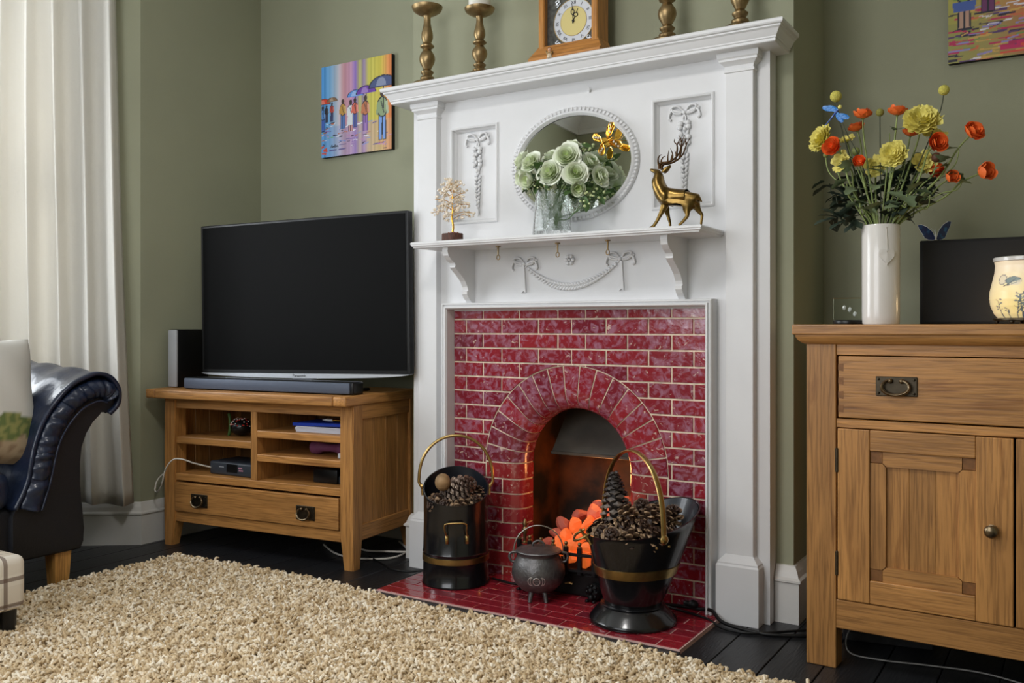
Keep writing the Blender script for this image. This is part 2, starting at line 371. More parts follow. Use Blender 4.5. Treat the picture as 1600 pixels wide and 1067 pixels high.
for x0,x1 in ((-.486,-.292),(.292,.486)):
    b=B(); rect_frame(b,x0-.004,x1+.004,1.236,1.581,[(0,FB),(0,FB-.004),(.004,FB-.006),(.008,FB-.004),(.010,-.052),(.016,-.043)]); b.obj('panel_moulding',W,fs)
# tile frame (architrave)
b=B(); rect_frame(b,-.4985,.4985,0,.955,[(0,FB),(0,-.098),(.002,-.108),(.006,-.110),(.008,-.104),(.011,-.104),(.013,-.112),(.018,-.112),(.022,-.104),(.0225,FB+.004)],False)
b.obj('tile_frame_moulding',W,fs)
# pilasters
for s in (-1,1):
    c=s*.5755
    b=B().box(c-.0415,c+.0415,-.090,FB+.002,.19,1.66,bev=.0015); pl=b.obj('pilaster',W,fs)
    b=B().crown(.0415,.028,[(.0225,0),(.0225,.168),(.019,.174),(.019,.178),(.010,.188),(.004,.194),(.0,.199)],y0=0)
    bmesh.ops.translate(b.bm,verts=b.bm.verts[:],vec=(c,FB,0)); b.obj('plinth_block',W,fs,smooth=25)
    b=B().crown(.0415,.028,[(0,1.620),(.004,1.622),(.004,1.629),(.001,1.631),(.003,1.640),(.010,1.648),(.016,1.652),(.016,1.658),(.020,1.662),(.021,1.677)],y0=0)
    bmesh.ops.translate(b.bm,verts=b.bm.verts[:],vec=(c,FB,0)); b.obj('capital',W,fs,smooth=25)
# mantel
b=B().crown(.66,.109,[(.035,1.677),(.038,1.679),(.038,1.686),(.041,1.688),(.041,1.692),(.044,1.696),(.052,1.710),(.058,1.714),(.058,1.718),(.064,1.720),(.066,1.724),(.066,1.731),(.063,1.734)],y0=0)
b.obj('mantel_shelf',W,fs,smooth=22)
b=B().crown(.45,.188,[(.062,1.140),(.064,1.144),(.068,1.147),(.068,1.150),(.070,1.153),(.070,1.157),(.067,1.160)],y0=0)
bmesh.ops.scale(b.bm,verts=b.bm.verts[:],vec=(1,1,1)); bmesh.ops.translate(b.bm,verts=b.bm.verts[:],vec=(0,0,0))
b.obj('display_shelf',W,fs,smooth=22)
# brackets (profile in depth/height, slab thickness in x)
pr=[(FB,1.140),(-.225,1.140),(-.228,1.128),(-.222,1.112),(-.205,1.098),(-.185,1.088),(-.182,1.080),(-.186,1.074),(-.175,1.066),(-.150,1.050),(-.125,1.030),(-.110,1.010),(-.106,.998),(-.113,.994),(-.112,.984),(-.102,.972),(-.090,.962),(-.084,.955),(FB,.955)]
for s in (-1,1):
    c=.395*s; B().prism(pr,lambda p:(c-.011,p[0],p[1]),lambda p:(c+.011,p[0],p[1])).obj('shelf_bracket',W,fs)
# carved ornaments
def ribbon_bow(b,cx,z,y,s=1):
    for sg in (-1,1):
        lp=bez([(cx,y,z),(cx+sg*.018*s,y-.006,z+.020*s),(cx+sg*.038*s,y-.007,z+.018*s),(cx+sg*.030*s,y-.006,z+.002*s),(cx+sg*.008*s,y-.005,z-.002*s)],5); b.tube(lp,.0038*s,6)
        lp=bez([(cx,y,z),(cx+sg*.020*s,y-.004,z+.006*s),(cx+sg*.040*s,y-.006,z+.008*s),(cx+sg*.048*s,y-.005,z-.010*s),(cx+sg*.042*s,y-.003,z-.018*s)],5); b.tube(lp,.0040*s,6)
        b.ball((cx+sg*.044*s,y-.003,z+.012*s),.005*s,1)
    b.ball((cx,y-.005,z+.001),.0065*s,1)
rr=random.Random(3)
for s in (-1,1):
    c=-.385 if s<0 else .388
    b=B(); y=-.043; ribbon_bow(b,c,1.532,y,1.05)
    b.tube(bez([(c,y-.003,1.53),(c-.004,y-.004,1.515),(c,y-.004,1.50)],4),.003,6); b.tube(bez([(c,y-.003,1.53),(c+.005,y-.004,1.515),(c+.001,y-.004,1.50)],4),.003,6)
    z=1.500
    for k in range(15):
        wd=.018*math.sin(pi*min(1,(k+2.2)/9))if k<7 else .017*(1-(k-6)/11)
        for sg in (-1,1):
            if k in (0,1,3,4): b.ball((c+sg*(.010+rr.random()*.004),y-.006,z+rr.uniform(-.004,.004)),.0098,1,(1,.7,1))
            else: b.ball((c+sg*(wd*.6),y-.004,z),.0115,1,(.42,.5,1),Matrix.Rotation(sg*R(28+rr.uniform(-8,8)),4,'Y'))
        if k%2: b.ball((c+rr.uniform(-.003,.003),y-.008,z-.004),.0078,1,(.8,.8,1.1))
        z-=.0145
    b.tube([(c,y-.003,z+.01),(c+.004,y-.003,z-.004),(c+.001,y-.003,z-.022)],[.004,.0045,.001],6)
    b.obj('floral_drop_ornament',W,fs,smooth=60)
b=B(); y=FB-.001
ribbon_bow(b,-.178,1.083,y,1.05); ribbon_bow(b,.180,1.087,y,1.05)
for c in (-.182,.183): b.prism([(c-.004,1.082),(c+.004,1.082),(c+.010,.987),(c+.002,.993),(c-.008,.985)],lambda p:(p[0],y,p[1]),lambda p:(p[0],y-.007,p[1]))
for k in range(33):
    t=k/32; x_=-.172+.346*t; z_=1.078-.076*math.sin(pi*t)**.85+.004*t; r_=.0056+.0068*math.sin(pi*t)
    for sg in (-1,1): b.ball((x_,y-.003,z_+sg*r_*.45),r_*.95,1,(1.25,.8,.55),Matrix.Rotation(sg*R(30),4,'Y'))
b.obj('garland_ornament',W,fs,smooth=60)
b=B(); b.ball((-.004,y-.004,1.092),.006,1)
for k in range(6):
    a=k*pi/3; b.ball((-.004+.0125*math.cos(a),y-.003,1.092+.0125*math.sin(a)),.0078,1,(1,.7,1))
b.obj('rosette_ornament',W,fs,smooth=60)
for hx in (-.221,.006,.184):
    b=B(); b.lathe([(0,1.140),(.009,1.140),(.009,1.137),(.003,1.135),(.0022,1.110),(0,1.110)],8)
    b.tube([(.006*math.sin(a*pi/5),0,1.102-.008*math.cos(a*pi/5+pi)) for a in range(10)],.0017,6,closed=True)
    tag(b.obj('cup_hook',M['oldbrass'],fs,loc=(hx,-.165,0),smooth=50),label='small brass cup hook')
b=B(); b.tube(bez([(0,0,0),(.004,-.008,-.002),(.006,-.012,.006),(.0,-.013,.010)],5),.002,6); b.ball((0,0,0),.006,1,(1,.4,1)); b.obj('picture_hook',W,fs,loc=(.068,FB-.002,1.640),smooth=60)

# ================================================================ TILED INSERT (glazed brick tiles)
ti=E('tiled_insert',(0,FB,0),label='arched fireplace insert of glossy dark red brick tiles with cream joints',cat='tiles')
RO,RI,ZS=.340,.196,.4015; YF=0.0  # local y: 0 = tile face
def arcz(x,r): return ZS+math.sqrt(max(0,r*r-x*x))
b=B() # mortar bed with arch hole
cols=[-.49]+[-.256+.512*i/24 for i in range(25)]+[.49]
RM=.256
for a,c in zip(cols,cols[1:]):
    if c<=-RM+1e-6 or a>=RM-1e-6: b.box(a,c,.004,.058,0,.93); continue
    za,zc=arcz(a,RM),arcz(c,RM)
    b.prism([(a,za),(c,zc),(c,.93),(a,.93)],lambda p:(p[0],.004,p[1]),lambda p:(p[0],.058,p[1]))
b.obj('mortar_bed',M['mortar'],ti)
G=.0027; EX=.478
def colpoly(x0,x1,z0,z1,Rr):
    """the piece of the rectangle outside the arch circle (above the springing)"""
    xs={x0,x1}
    for i in range(1,7): xs.add(x0+(x1-x0)*i/7)
    for zz in (z0,z1):
        d=Rr*Rr-(zz-ZS)**2
        if zz>=ZS and d>0:
            for sx in (-1,1):
                q=sx*math.sqrt(d)
                if x0<q<x1: xs.add(q)
    for sx in (-Rr,Rr):
        if x0<sx<x1: xs.add(sx)
    xs=sorted(xs); lo=[]
    for q in xs:
        zl=z0 if abs(q)>=Rr else max(z0,arcz(q,Rr))
        if z0<ZS and abs(q)<Rr: zl=z1
        lo.append((q,zl))
    keep=[(q,zl) for q,zl in lo if zl<z1-1e-4 or True]
    return keep
def brick_poly(poly,name='brick',m=None):
    cx=sum(p[0] for p in poly)/len(poly); cz=sum(p[1] for p in poly)/len(poly)
    dy=rr.uniform(-.0012,.0012); tl=rr.uniform(-.008,.008)
    b=B(); bm=b.bm; n=len(poly)
    def P(p,y,k): 
        dx,dz=p[0]-cx,p[1]-cz; L=math.hypot(dx,dz) or 1; q=max(0,1-k/L); return bm.verts.new((dx*q,y+dx*tl*.3,dz*q))
    A=[P(p,.006,0) for p in poly]; C=[P(p,dy+.0014,0) for p in poly]; D=[P(p,dy,.0022) for p in poly]
    for X,Y in ((A,C),(C,D)):
        for i in range(n): bm.faces.new([X[i],X[(i+1)%n],Y[(i+1)%n],Y[i]])
    bm.faces.new(D); 
    return b.obj(name,m or M['brick'],ti,loc=(cx,0,cz))
PZ=.0502; rows=[(-k) for k in range(8)]
JA=[-.424,-.274,-.127,0,.127,.274,.424]; JB=[-.352,-.2025,-.052,.052,.2025,.352]
for k in range(-8,11):
    z0=.395+k*PZ; z1=z0+PZ
    if k==-8: z0=.0
    if z1>.93: z1=.93
    J=(JA if k%2 else JB)
    xs=[-EX]+J+[EX]
    if z1<=.40:
        inner=RO if k%2 else .272
        xs=[-EX]+[q for q in J if q<-inner-.03]+[-inner]+[inner]+[q for q in J if q>inner+.03]+[EX]
    for a,c in zip(xs,xs[1:]):
        if z1<=.40:
            if a<0<c: continue
            brick_poly([(a+G,z0+G),(c-G,z0+G),(c-G,z1-G),(a+G,z1-G)]); continue
        kp=colpoly(a+G,c-G,z0+G,z1-G,RO+.003)
        kp=[q for q in kp if q[1]<z1-G-2e-4]
        if len(kp)<2 or kp[-1][0]-kp[0][0]<.006: continue
        poly=[(q[0],q[1]) for q in kp]
        # close tightly where the arc cuts the top edge
        zt=z1-G; Rr=RO+.003; d=Rr*Rr-(zt-ZS)**2
        if d>0 and zt>ZS:
            q=math.sqrt(d)
            if kp[0][0]>-q and kp[0][0]-(-q)<.03 and a+G<-q: pass
            if kp[-1][0]<-q<=c-G: poly.append((-q,zt))
            elif kp[0][0]>q>=a+G: poly.insert(0,(q,zt))
        poly=poly+[(poly[-1][0],zt),(poly[0][0],zt)] if True else poly
        pp=[]; 
        for q in poly:
            if not pp or (abs(q[0]-pp[-1][0])+abs(q[1]-pp[-1][1]))>3e-4: pp.append(q)
        if abs(pp[0][0]-pp[-1][0])+abs(pp[0][1]-pp[-1][1])<3e-4: pp.pop()
        if len(pp)>=3: brick_poly(pp)
def bullprof(ro): return [(ro,.004),(ro-.002,0),(.262,0),(.238,.002),(.220,.008),(.207,.018),(.199,.032),(.1965,.048),(.196,.085),(.206,.085),(.214,.04),(.235,.014),(ro,.014)]
NV=17
for i in range(NV):
    a0=pi*i/NV+.0085; a1=pi*(i+1)/NV-.0085; am=(a0+a1)/2; pr=bullprof(RO); dy=rr.uniform(-.001,.001)
    b=B(); rings=[[b.bm.verts.new((r*math.cos(a)-.27*math.cos(am),y+dy,r*math.sin(a)-.27*math.sin(am))) for r,y in pr] for a in (a0,(a0+a1)/2,a1)]
    for A,C in zip(rings,rings[1:]):
        for j in range(len(pr)): b.bm.faces.new([A[j],A[(j+1)%len(pr)],C[(j+1)%len(pr)],C[j]])
    b.bm.faces.new(rings[0]); b.bm.faces.new(rings[-1][::-1])
    b.obj('arch_brick',M['bull'] if 0 else M['brick'],ti,loc=(.27*math.cos(am),0,ZS+.27*math.sin(am)),smooth=35)
for k in range(-8,0):
    z0=.395+k*PZ if k>-8 else 0; z1=.395+(k+1)*PZ+(.006 if k==-1 else 0); ro=RO if k%2 else .272
    for s in (-1,1):
        pr=bullprof(ro-G); dy=rr.uniform(-.001,.001); b=B()
        b.prism(pr,lambda p:(s*(p[0]-.24),p[1]+dy,-(z1-z0)/2+G),lambda p:(s*(p[0]-.24),p[1]+dy,(z1-z0)/2-G))
        b.obj('jamb_brick',M['bull'],ti,loc=(s*.24,0,(z0+z1)/2),smooth=35)
# grout lining behind the bullnose joints
b=B(); pr=[(RO,.007),(.262,.0045),(.240,.0066),(.222,.0125),(.2092,.0215),(.2020,.034),(.1992,.05),(.1990,.084),(.204,.084),(.212,.05),(.24,.02),(RO,.013)]
path=[(-1,0,0)]+[(math.cos(pi-pi*i/34),math.sin(pi*i/34),ZS) for i in range(35)]+[(1,0,0)]
rings=[[b.bm.verts.new((r*c,y,zb+r*s_)) for r,y in pr] for c,s_,zb in path]
for A,C in zip(rings,rings[1:]):
    for j in range(len(pr)): b.bm.faces.new([A[j],A[(j+1)%len(pr)],C[(j+1)%len(pr)],C[j]])
b.obj('arch_grout',M['mortar'],ti,smooth=40)

# hearth
h=E('hearth',(0,0,0),label='flat hearth of glossy dark red tiles in front of the fireplace',cat='hearth')
B().box(-.525,.525,-.430,.02,0,.0125).obj('hearth_bed',M['hgrout'],h)
B().box(-.528,.528,-.452,-.4305,0,.009,bev=.002).obj('hearth_edging',mat('dark_edging',(48,44,44),.6,noise=.4,nscale=30),h)
ty=-.428; k=0
while ty<.0:
    y1=min(ty+.0507,.0); xs=[-.523]; q=-.523+(.150 if k%2 else .075)
    while q<.51: xs.append(q); q+=.1505
    xs.append(.523)
    if y1-ty>.01:
        for a,c in zip(xs,xs[1:]):
            if c-a<.012: continue
            B().box(-(c-a)/2+.0016,(c-a)/2-.0016,-(y1-ty)/2+.0016,(y1-ty)/2-.0016,-.004,.0018+rr.uniform(-.0004,.0004),bev=.001).obj('hearth_tile',M['htile'],h,loc=((a+c)/2,(ty+y1)/2,.0125))
    ty=y1 if y1<0 else 1; k+=1

# fire chamber + electric fire
fc=E('fire_chamber',(0,0,0),label='sooty black metal fireback with sloping hood inside the arch',cat='fireback')
b=B(); b.box(-.262,.262,.30,.312,.0,.655); b.box(-.262,-.25,.024,.30,.0,.655); b.box(.25,.262,.024,.30,.0,.655); b.box(-.25,.25,.024,.30,.645,.655); b.box(-.25,.25,.03,.30,.0,.006)
b.obj('fireback',M['soot'],fc)
b=B(); b.prism([(-.165,.43),(.17,.43),(.13,.60),(-.13,.60)],lambda p:(p[0],.10+(p[1]-.43)*.45,p[1]),lambda p:(p[0],.112+(p[1]-.43)*.45,p[1]))
b.box(-.168,.173,.095,.108,.420,.432,bev=.002); b.obj('smoke_hood',M['hood'],fc)
ef=E('electric_fire',(0,0,0),label='black iron fire basket with upright bars holding glowing coals',cat='fire')
IR=M['iron']; cx0=.012
b=B().box(cx0-.16,cx0+.165,-.150,-.01,.014,.088,bev=.006,seg=2); b.obj('base_box',M['blackplastic'],ef)
b=B(); b.box(cx0-.165,cx0+.17,-.158,-.148,.086,.100,bev=.003); b.box(cx0-.150,cx0+.155,-.150,-.01,.088,.094); b.obj('grate_rail',IR,ef)
def gratefront(x): return -.150-.022*(1-((x-cx0)/.165)**2)
b=B().tube([(cx0-.16+.33*i/12,gratefront(cx0-.16+.33*i/12)-.002,.150) for i in range(13)],.0055,6); b.obj('grate_rail',IR,ef,smooth=50)
b=B().tube([(cx0-.16+.33*i/12,gratefront(cx0-.16+.33*i/12)-.002,.100) for i in range(13)],.0055,6); b.obj('grate_rail',IR,ef,smooth=50)
for i in range(8):
    x_=cx0-.158+.326*i/7; y_=gratefront(x_)
    bb=B().box(-.0075,.0075,-.006,.006,.086,.172,bev=.002).obj('grate_bar',IR,ef,loc=(x_,y_,0))
    B().lathe([(0,.170),(.007,.171),(.008,.175),(.004,.178),(.0065,.183),(.0055,.188),(0,.191)],10).obj('finial',M['oldbrass'],bb,smooth=50)
b=B().lathe([(0,0),(.010,0),(.010,.004),(.005,.008),(.006,.03),(.011,.045),(.005,.055),(.009,.065),(.004,.078),(0,.084)],12); b.obj('corner_post',M['oldbrass'],ef,loc=(cx0-.168,-.10,.145),smooth=50)
for s in (-1,1):
    b=B(); b.uv((0,0,.030),.026,12,8,(1,.8,1.05)); b.ball((0,-.018,.018),.013,1); b.ball((0,-.022,.040),.011,1)
    for k in range(8): a=k*pi/4; b.ball((.017*math.cos(a),-.014,.033+.019*math.sin(a)),.0065,1)
    b.ball((-.012,-.022,.006),.008,1,(1,1.3,.7)); b.ball((.012,-.022,.006),.008,1,(1,1.3,.7)); b.obj('claw_foot',IR,ef,loc=(cx0+s*.125,-.168,.012),smooth=60)
b=B().tube([(0,0,0),(0,-.012,0)],[.004,.004],8); b.tube(bez([(-.014,-.012,-.002),(0,-.014,.002),(.012,-.012,0)],4),.0035,6); tag(b.obj('control_tap',M['brass'],ef,loc=(cx0+.035,-.151,.055),smooth=50),label='small brass control tap')
def coalmat(name,col,ecol,es):
    m=mat(name,col,.5,bump=.4,bscale=60,emit=ecol,estr=es); return m
CM=[coalmat('coal_bright',(230,110,60),(255,118,48),.6),coalmat('coal_mid',(210,110,80),(232,78,40),.35),coalmat('coal_dim',(170,88,70),(150,50,34),.25)]
cmesh=[]
for v in range(4):
    r_=random.Random(40+v); b=B(); b.ball((0,0,0),1,2)
    pl=[(Vector((r_.uniform(-1,1),r_.uniform(-1,1),r_.uniform(-1,1))).normalized(),r_.uniform(.42,.75)) for _ in range(9)]
    for q in b.bm.verts:
        for n_,d_ in pl:
            e_=q.co.dot(n_)-d_
            if e_>0: q.co-=n_*e_*.9
    for mm in CM:
        c2=B(); c2.bm=b.bm.copy(); o=c2.obj('coal',mm); cmesh.append(o.data); bpy.data.objects.remove(o)
    b.bm.free()
r_=random.Random(11); n=0
for row,(yy,zz,xa,xb,cnt) in enumerate(((-.122,.112,-.105,.165,5),(-.118,.150,-.09,.165,5),(-.075,.176,-.085,.165,5),(-.030,.206,-.065,.165,5),(.015,.236,-.035,.165,4),(.055,.262,.02,.16,3))):
    for i in range(cnt):
        t=(i+.5)/cnt; x_=cx0+xa+(xb-xa)*t+r_.uniform(-.006,.006)-.012
        z_=zz+.02*t+r_.uniform(-.006,.006)
        if row<=3 and .15<t<.95: k=0
        elif row<=5 and .2<t: k=1
        else: k=2
        if row<=1 and t<.2: k=2
        o=bpy.data.objects.new('coal',cmesh[r_.randrange(4)*3+k]); COL.objects.link(o); o.location=(x_,yy+r_.uniform(-.006,.006),z_); s_=r_.uniform(.027,.035)
        o.scale=(s_*1.15,s_,s_*.85); o.rotation_euler=(r_.uniform(0,6),r_.uniform(0,6),r_.uniform(0,6))
        tag(o,['bright glowing orange coal in the middle of the fire','red glowing coal towards the back of the fire heap','dull pinkish coal at the edge of the fire heap'][k],'coal',['bright orange coals in the fire','red coals at the back of the fire','dull coals at the edge of the fire'][k])
l=bpy.data.lights.new('fire_glow','POINT'); l.energy=1.6; l.color=(1,.38,.12); l.shadow_soft_size=.04; lo=bpy.data.objects.new('fire_glow',l); COL.objects.link(lo); lo.location=(.03,.10,.36)

# ================================================================ CURTAIN, SOFA, STOOL, RUG
def lerp(a,b,t): return a+(b-a)*t
M['curtain']=None
def curtainmat():
    m,nt,p=newmat('cream_curtain'); N=nt.nodes; L=nt.links; c=(*lin((232,229,222)),1); setp(p,Base_Color=c,Roughness=.8)
    t=N.new('ShaderNodeBsdfTranslucent'); t.inputs[0].default_value=(*lin((240,236,226)),1); mx=N.new('ShaderNodeMixShader'); mx.inputs[0].default_value=.30
    L.new(p.outputs[0],mx.inputs[1]); L.new(t.outputs[0],mx.inputs[2]); L.new(mx.outputs[0],N['Material Output'].inputs[0])
    tc=N.new('ShaderNodeTexCoord'); n=N.new('ShaderNodeTexNoise'); n.inputs['Scale'].default_value=40; n.inputs['Detail'].default_value=3; n.inputs['Distortion'].default_value=1.5
    b=N.new('ShaderNodeBump'); b.inputs['Strength'].default_value=.5; b.inputs['Distance'].default_value=.003
    L.new(tc.outputs['Object'],n.inputs['Vector']); L.new(n.outputs[0],b.inputs['Height']); L.new(b.outputs[0],p.inputs['Normal']); return m
M['curtain']=curtainmat()
def curtain(name,p0,p1,L,folds,seed,label,zb=.178,zt=2.36,flare=.075):
    r_=random.Random(seed); ph=[r_.uniform(-.9,.9) for _ in range(folds+3)]; am=[r_.uniform(.55,1.25) for _ in range(folds+3)]
    d=Vector((p1[0]-p0[0],p1[1]-p0[1],0)); D=d.length; d.normalize(); n=Vector((-d.y,d.x,0))
    if n.x<0: n=-n
    b=B(); NU,NV_=folds*22,40
    def fn(u,v):
        z=lerp(zb,zt,v); top=v**1.6
        f=u*folds; k=int(f); a=lerp(am[k],am[k+1],f-k)
        amp=lerp(.036,.020,top)*a
        w_=math.sin(2*pi*(f+.12*math.sin(3*u+2*v+seed)))+.25*math.sin(4*pi*f+ph[k]*(1-v)*2)
        w_=math.copysign(abs(w_)**.8,w_)
        s=D*(u*(1-.0)) - flare*(1-v)**1.3*(1-u) + .012*math.cos(2*pi*f)*(1-top*.5)
        zz=z+(.008*math.sin(9*u+seed) if v==0 else 0)
        return Vector((p0[0],p0[1],zz))+d*s+n*(amp*w_+.012*math.sin(5*v+7*u))
    b.grid(fn,NU,NV_); o=b.obj(name,M['curtain'],smooth=70,solid=.0016); return tag(o,label,'curtain')
curtain('curtain',(-1.793,-.512),(-2.185,-.829),.5,5,4,'long cream fabric curtain hanging in folds at the bay window')

# sofa: front faces +x, its far arm towards the fireplace wall
so=E('sofa',(-1.40,-.80,0),label='dark navy leather sofa with rolled arm and tapered wooden legs',cat='sofa')
prof=[(-1.12,.31),(-1.094,.37),(-1.083,.43),(-1.072,.485),(-1.055,.53),(-1.03,.58),(-.995,.625),(-.95,.665),(-.90,.690),(-.85,.703),(-.81,.698),(-.785,.675),(-.776,.64),(-.779,.612),(-.79,.588),(-.812,.578),(-.826,.588)]
outer=[(-.832,.577),(-.86,.552),(-.885,.515),(-.902,.47),(-.908,.42),(-.908,.34),(-.900,.26),(-.893,.19),(-.896,.145),(-.905,.127)]
inner=[]
def L2(p,x): return (x+1.40-1.40+1.40,p[0]+.80,p[1])
full=prof+outer+[(-1.14,.127),(-1.14,.27)]
Y0=lambda p:(p[0]+.80,p[1])
b=B(); sh=[Y0(p) for p in full]; cen=(sum(p[0] for p in sh)/len(sh),sum(p[1] for p in sh)/len(sh))
rings=[]
for x_,k in ((-.66,0),(-.02,0),(-.006,.006),(0,.016)):
    rings.append([b.bm.verts.new((x_,p[0]+(cen[0]-p[0])*k*2,p[1]+(cen[1]-p[1])*k*2)) for p in sh])
for A,C in zip(rings,rings[1:]):
    for i in range(len(sh)): b.bm.faces.new([A[i],A[(i+1)%len(sh)],C[(i+1)%len(sh)],C[i]])
b.bm.faces.new(rings[0]); b.bm.faces.new(rings[-1][::-1]); b.obj('arm',M['leatherside'],so,smooth=50)
# gathered leather facing following the arm front
mid=bez([(-.287,.29),(-.259,.37),(-.244,.44),(-.230,.49),(-.203,.55),(-.163,.603),(-.115,.641),(-.06,.660),(-.015,.655),(.006,.632)],10)
b=B(); n=len(mid)
def facing(u,v):
    i=min(n-1,int(u*(n-1))); p=mid[i]; q=mid[min(n-1,i+1)]; o=mid[max(0,i-1)]; t=(q-o).normalized(); nn=Vector((-t.y,t.x)); 
    wd=.037*(1-.2*u); puff=math.sin(pi*v); w_=(v-.5)*2*wd
    wr=.0045*math.sin(u*70+3*v)*puff+.003*math.sin(u*121+5*v)
    return Vector((.002+.026*puff**.6+wr,p.x+nn.x*w_,p.y+nn.y*w_))
b.grid(facing,90,10); b.obj('arm_facing',M['leather'],so,smooth=80,solid=.004)
# upper roll of the arm (glossy leather running back)
b=B(); up=bez([(-.335,.30),(-.297,.38),(-.275,.485),(-.233,.58),(-.153,.668),(-.08,.702),(-.040,.708),(-.004,.694),(.020,.665),(.028,.635),(.020,.60),(-.008,.575)],6)
def roll(u,v):
    i=min(len(up)-1,int(round(v*(len(up)-1)))); p=up[i]; x_=-.66+.677*u; k=1; lift=.06*(1-u)**.8*max(0,min(1,(p.y-.35)/.3))*max(0,min(1,(.0-p.x)/.1+.3))
    return Vector((x_+.004*math.sin(14*v)*math.sin(9*u),p.x*k+.003*math.sin(26*u+9*v),p.y*k+lift+.0035*math.sin(31*u+4*v)))
b.grid(roll,40,len(up)-1); b.obj('arm_roll',M['leather'],so,smooth=80,solid=.012)
b=B().tube([(.018,p.x*1+.0,p.y) for p in bez([(-.250,.285),(-.222,.37),(-.208,.43),(-.194,.485),(-.172,.53),(-.138,.573),(-.10,.604),(-.05,.620),(-.02,.612)],8)],.004,6); b.obj('piping',M['leather'],so,smooth=80)
b=B(); b.box(-.66,-.015,-1.75,-.30,.127,.30,bev=.02,seg=3); b.obj('base',M['leatherside'],so,smooth=40)
b=B(); b.box(-.62,.012,-1.0,-.335,.295,.425,bev=.045,seg=5); b.obj('seat_cushion',M['leather'],so,smooth=60)
b=B(); b.box(-.62,.012,-1.68,-1.005,.295,.425,bev=.045,seg=5); b.obj('seat_cushion',M['leather'],so,smooth=60)
b=B(); b.box(-.68,-.46,-1.70,-.33,.30,.84,bev=.06,seg=5); b.obj('backrest',M['leather'],so,smooth=60)
def leg(b,x,y,w0,w1,h,sx=1,sy=1):
    vs=[[b.bm.verts.new((x+a*w_,y+c*w_,z)) for a,c in ((-1,-1),(1,-1),(1,1),(-1,1))] for w_,z in ((w1/2,0),(w0/2,h))]
    for i in range(4): b.bm.faces.new([vs[0][i],vs[0][(i+1)%4],vs[1][(i+1)%4],vs[1][i]])
    b.bm.faces.new(vs[0][::-1]); b.bm.faces.new(vs[1])
for x_,y_ in ((-.045,-.158),(-.61,-.158),(-.045,-1.68),(-.61,-1.68)):
    b=B(); leg(b,0,0,.058,.044,.13); b.obj('leg',M['legwood'],so,loc=(x_,y_,0))

# cushion leaning on the sofa
cm_,nt,p=newmat('printed_cushion'); a=nt.nodes.new('ShaderNodeVertexColor'); a.layer_name='paint'; nt.links.new(a.outputs[0],p.inputs['Base Color']); setp(p,Roughness=.8)
b=B(); NC=36; hw,hh=.225,.215
cols={}
for sgn in (1,-1):
    def fc_(u,v):
        U=u*2-1; V=v*2-1; px=hw*U*(1-.10*(1-V*V)*abs(U)**3*0-.07*math.cos(V*pi/2)); pz=hh*V*(1-.08*math.cos(U*pi/2))
        th=.075*max(0,(1-U**4)*(1-V**4))**.55
        return Vector((sgn*(th+.002*math.sin(17*u+11*v)),px,pz))
    b.grid(fc_,NC,NC)
bmesh.ops.remove_doubles(b.bm,verts=b.bm.verts[:],dist=.0006)
cu=b.obj('cushion',cm_,smooth=70)
ca=cu.data.color_attributes.new('paint','FLOAT_COLOR','POINT')
from mathutils import noise as nz
for i,v in enumerate(cu.data.vertices):
    z=v.co.z/hh; q=nz.noise(v.co*24); q2=nz.noise(v.co*60)
    if z>-.28+.1*q: c=lin((206,203,196))
    elif z>-.62+.12*q: c=lin((96,110,60)) if q2>-.05 else lin((140,140,82))
    else: c=lin((170,150,122)) if q2>-.1 else lin((140,118,92))
    ca.data[i].color=(*c,1)
cu.location=(-1.50,-1.215,.640); cu.rotation_euler=(R(-5),R(-14),R(8))
tag(cu,'pale grey cushion with a printed green field scene, propped on the sofa','cushion')

# footstool in woven check
pm2,nt,p=newmat('check_fabric'); N=nt.nodes; L=nt.links; tc=N.new('ShaderNodeTexCoord'); sx=N.new('ShaderNodeSeparateXYZ'); L.new(tc.outputs['Object'],sx.inputs[0])
def band(sock,per,offs,wd):
    m1=N.new('ShaderNodeMath'); m1.operation='ADD'; m1.inputs[1].default_value=offs+10*per; L.new(sock,m1.inputs[0])
    m2=N.new('ShaderNodeMath'); m2.operation='MODULO'; m2.inputs[1].default_value=per; L.new(m1.outputs[0],m2.inputs[0])
    m3=N.new('ShaderNodeMath'); m3.operation='LESS_THAN'; m3.inputs[1].default_value=wd; L.new(m2.outputs[0],m3.inputs[0]); return m3.outputs[0]
cur=None; base=N.new('ShaderNodeRGB'); base.outputs[0].default_value=(*lin((206,194,176)),1); cur=base.outputs[0]
for sock,per,offs,wd,col,f in ((sx.outputs[0],.115,.085,.038,(232,226,214),.6),(sx.outputs[1],.115,.025,.038,(232,226,214),.6),(sx.outputs[2],.115,.06,.03,(232,226,214),.6),
    (sx.outputs[0],.115,.045,.011,(104,82,70),.75),(sx.outputs[1],.115,.095,.011,(104,82,70),.75),(sx.outputs[2],.070,.028,.011,(104,82,70),.75),(sx.outputs[1],.115,.02,.003,(104,82,70),.6),(sx.outputs[0],.115,.0,.003,(104,82,70),.6)):
    bd=band(sock,per,offs,wd); ml=N.new('ShaderNodeMath'); ml.operation='MULTIPLY'; ml.inputs[1].default_value=f; L.new(bd,ml.inputs[0])
    mx=N.new('ShaderNodeMix'); mx.data_type='RGBA'; L.new(ml.outputs[0],mx.inputs[0]); L.new(cur,mx.inputs[6]); mx.inputs[7].default_value=(*lin(col),1); cur=mx.outputs[2]
L.new(cur,p.inputs['Base Color']); setp(p,Roughness=.9)
st=E('footstool',(-1.38,-1.455,.0),label='beige checked fabric footstool on short black legs',cat='footstool')
B().box(-.17,.17,-.20,.20,.100,.248,bev=.022,seg=4).obj('padded_top',pm2,st,smooth=45)
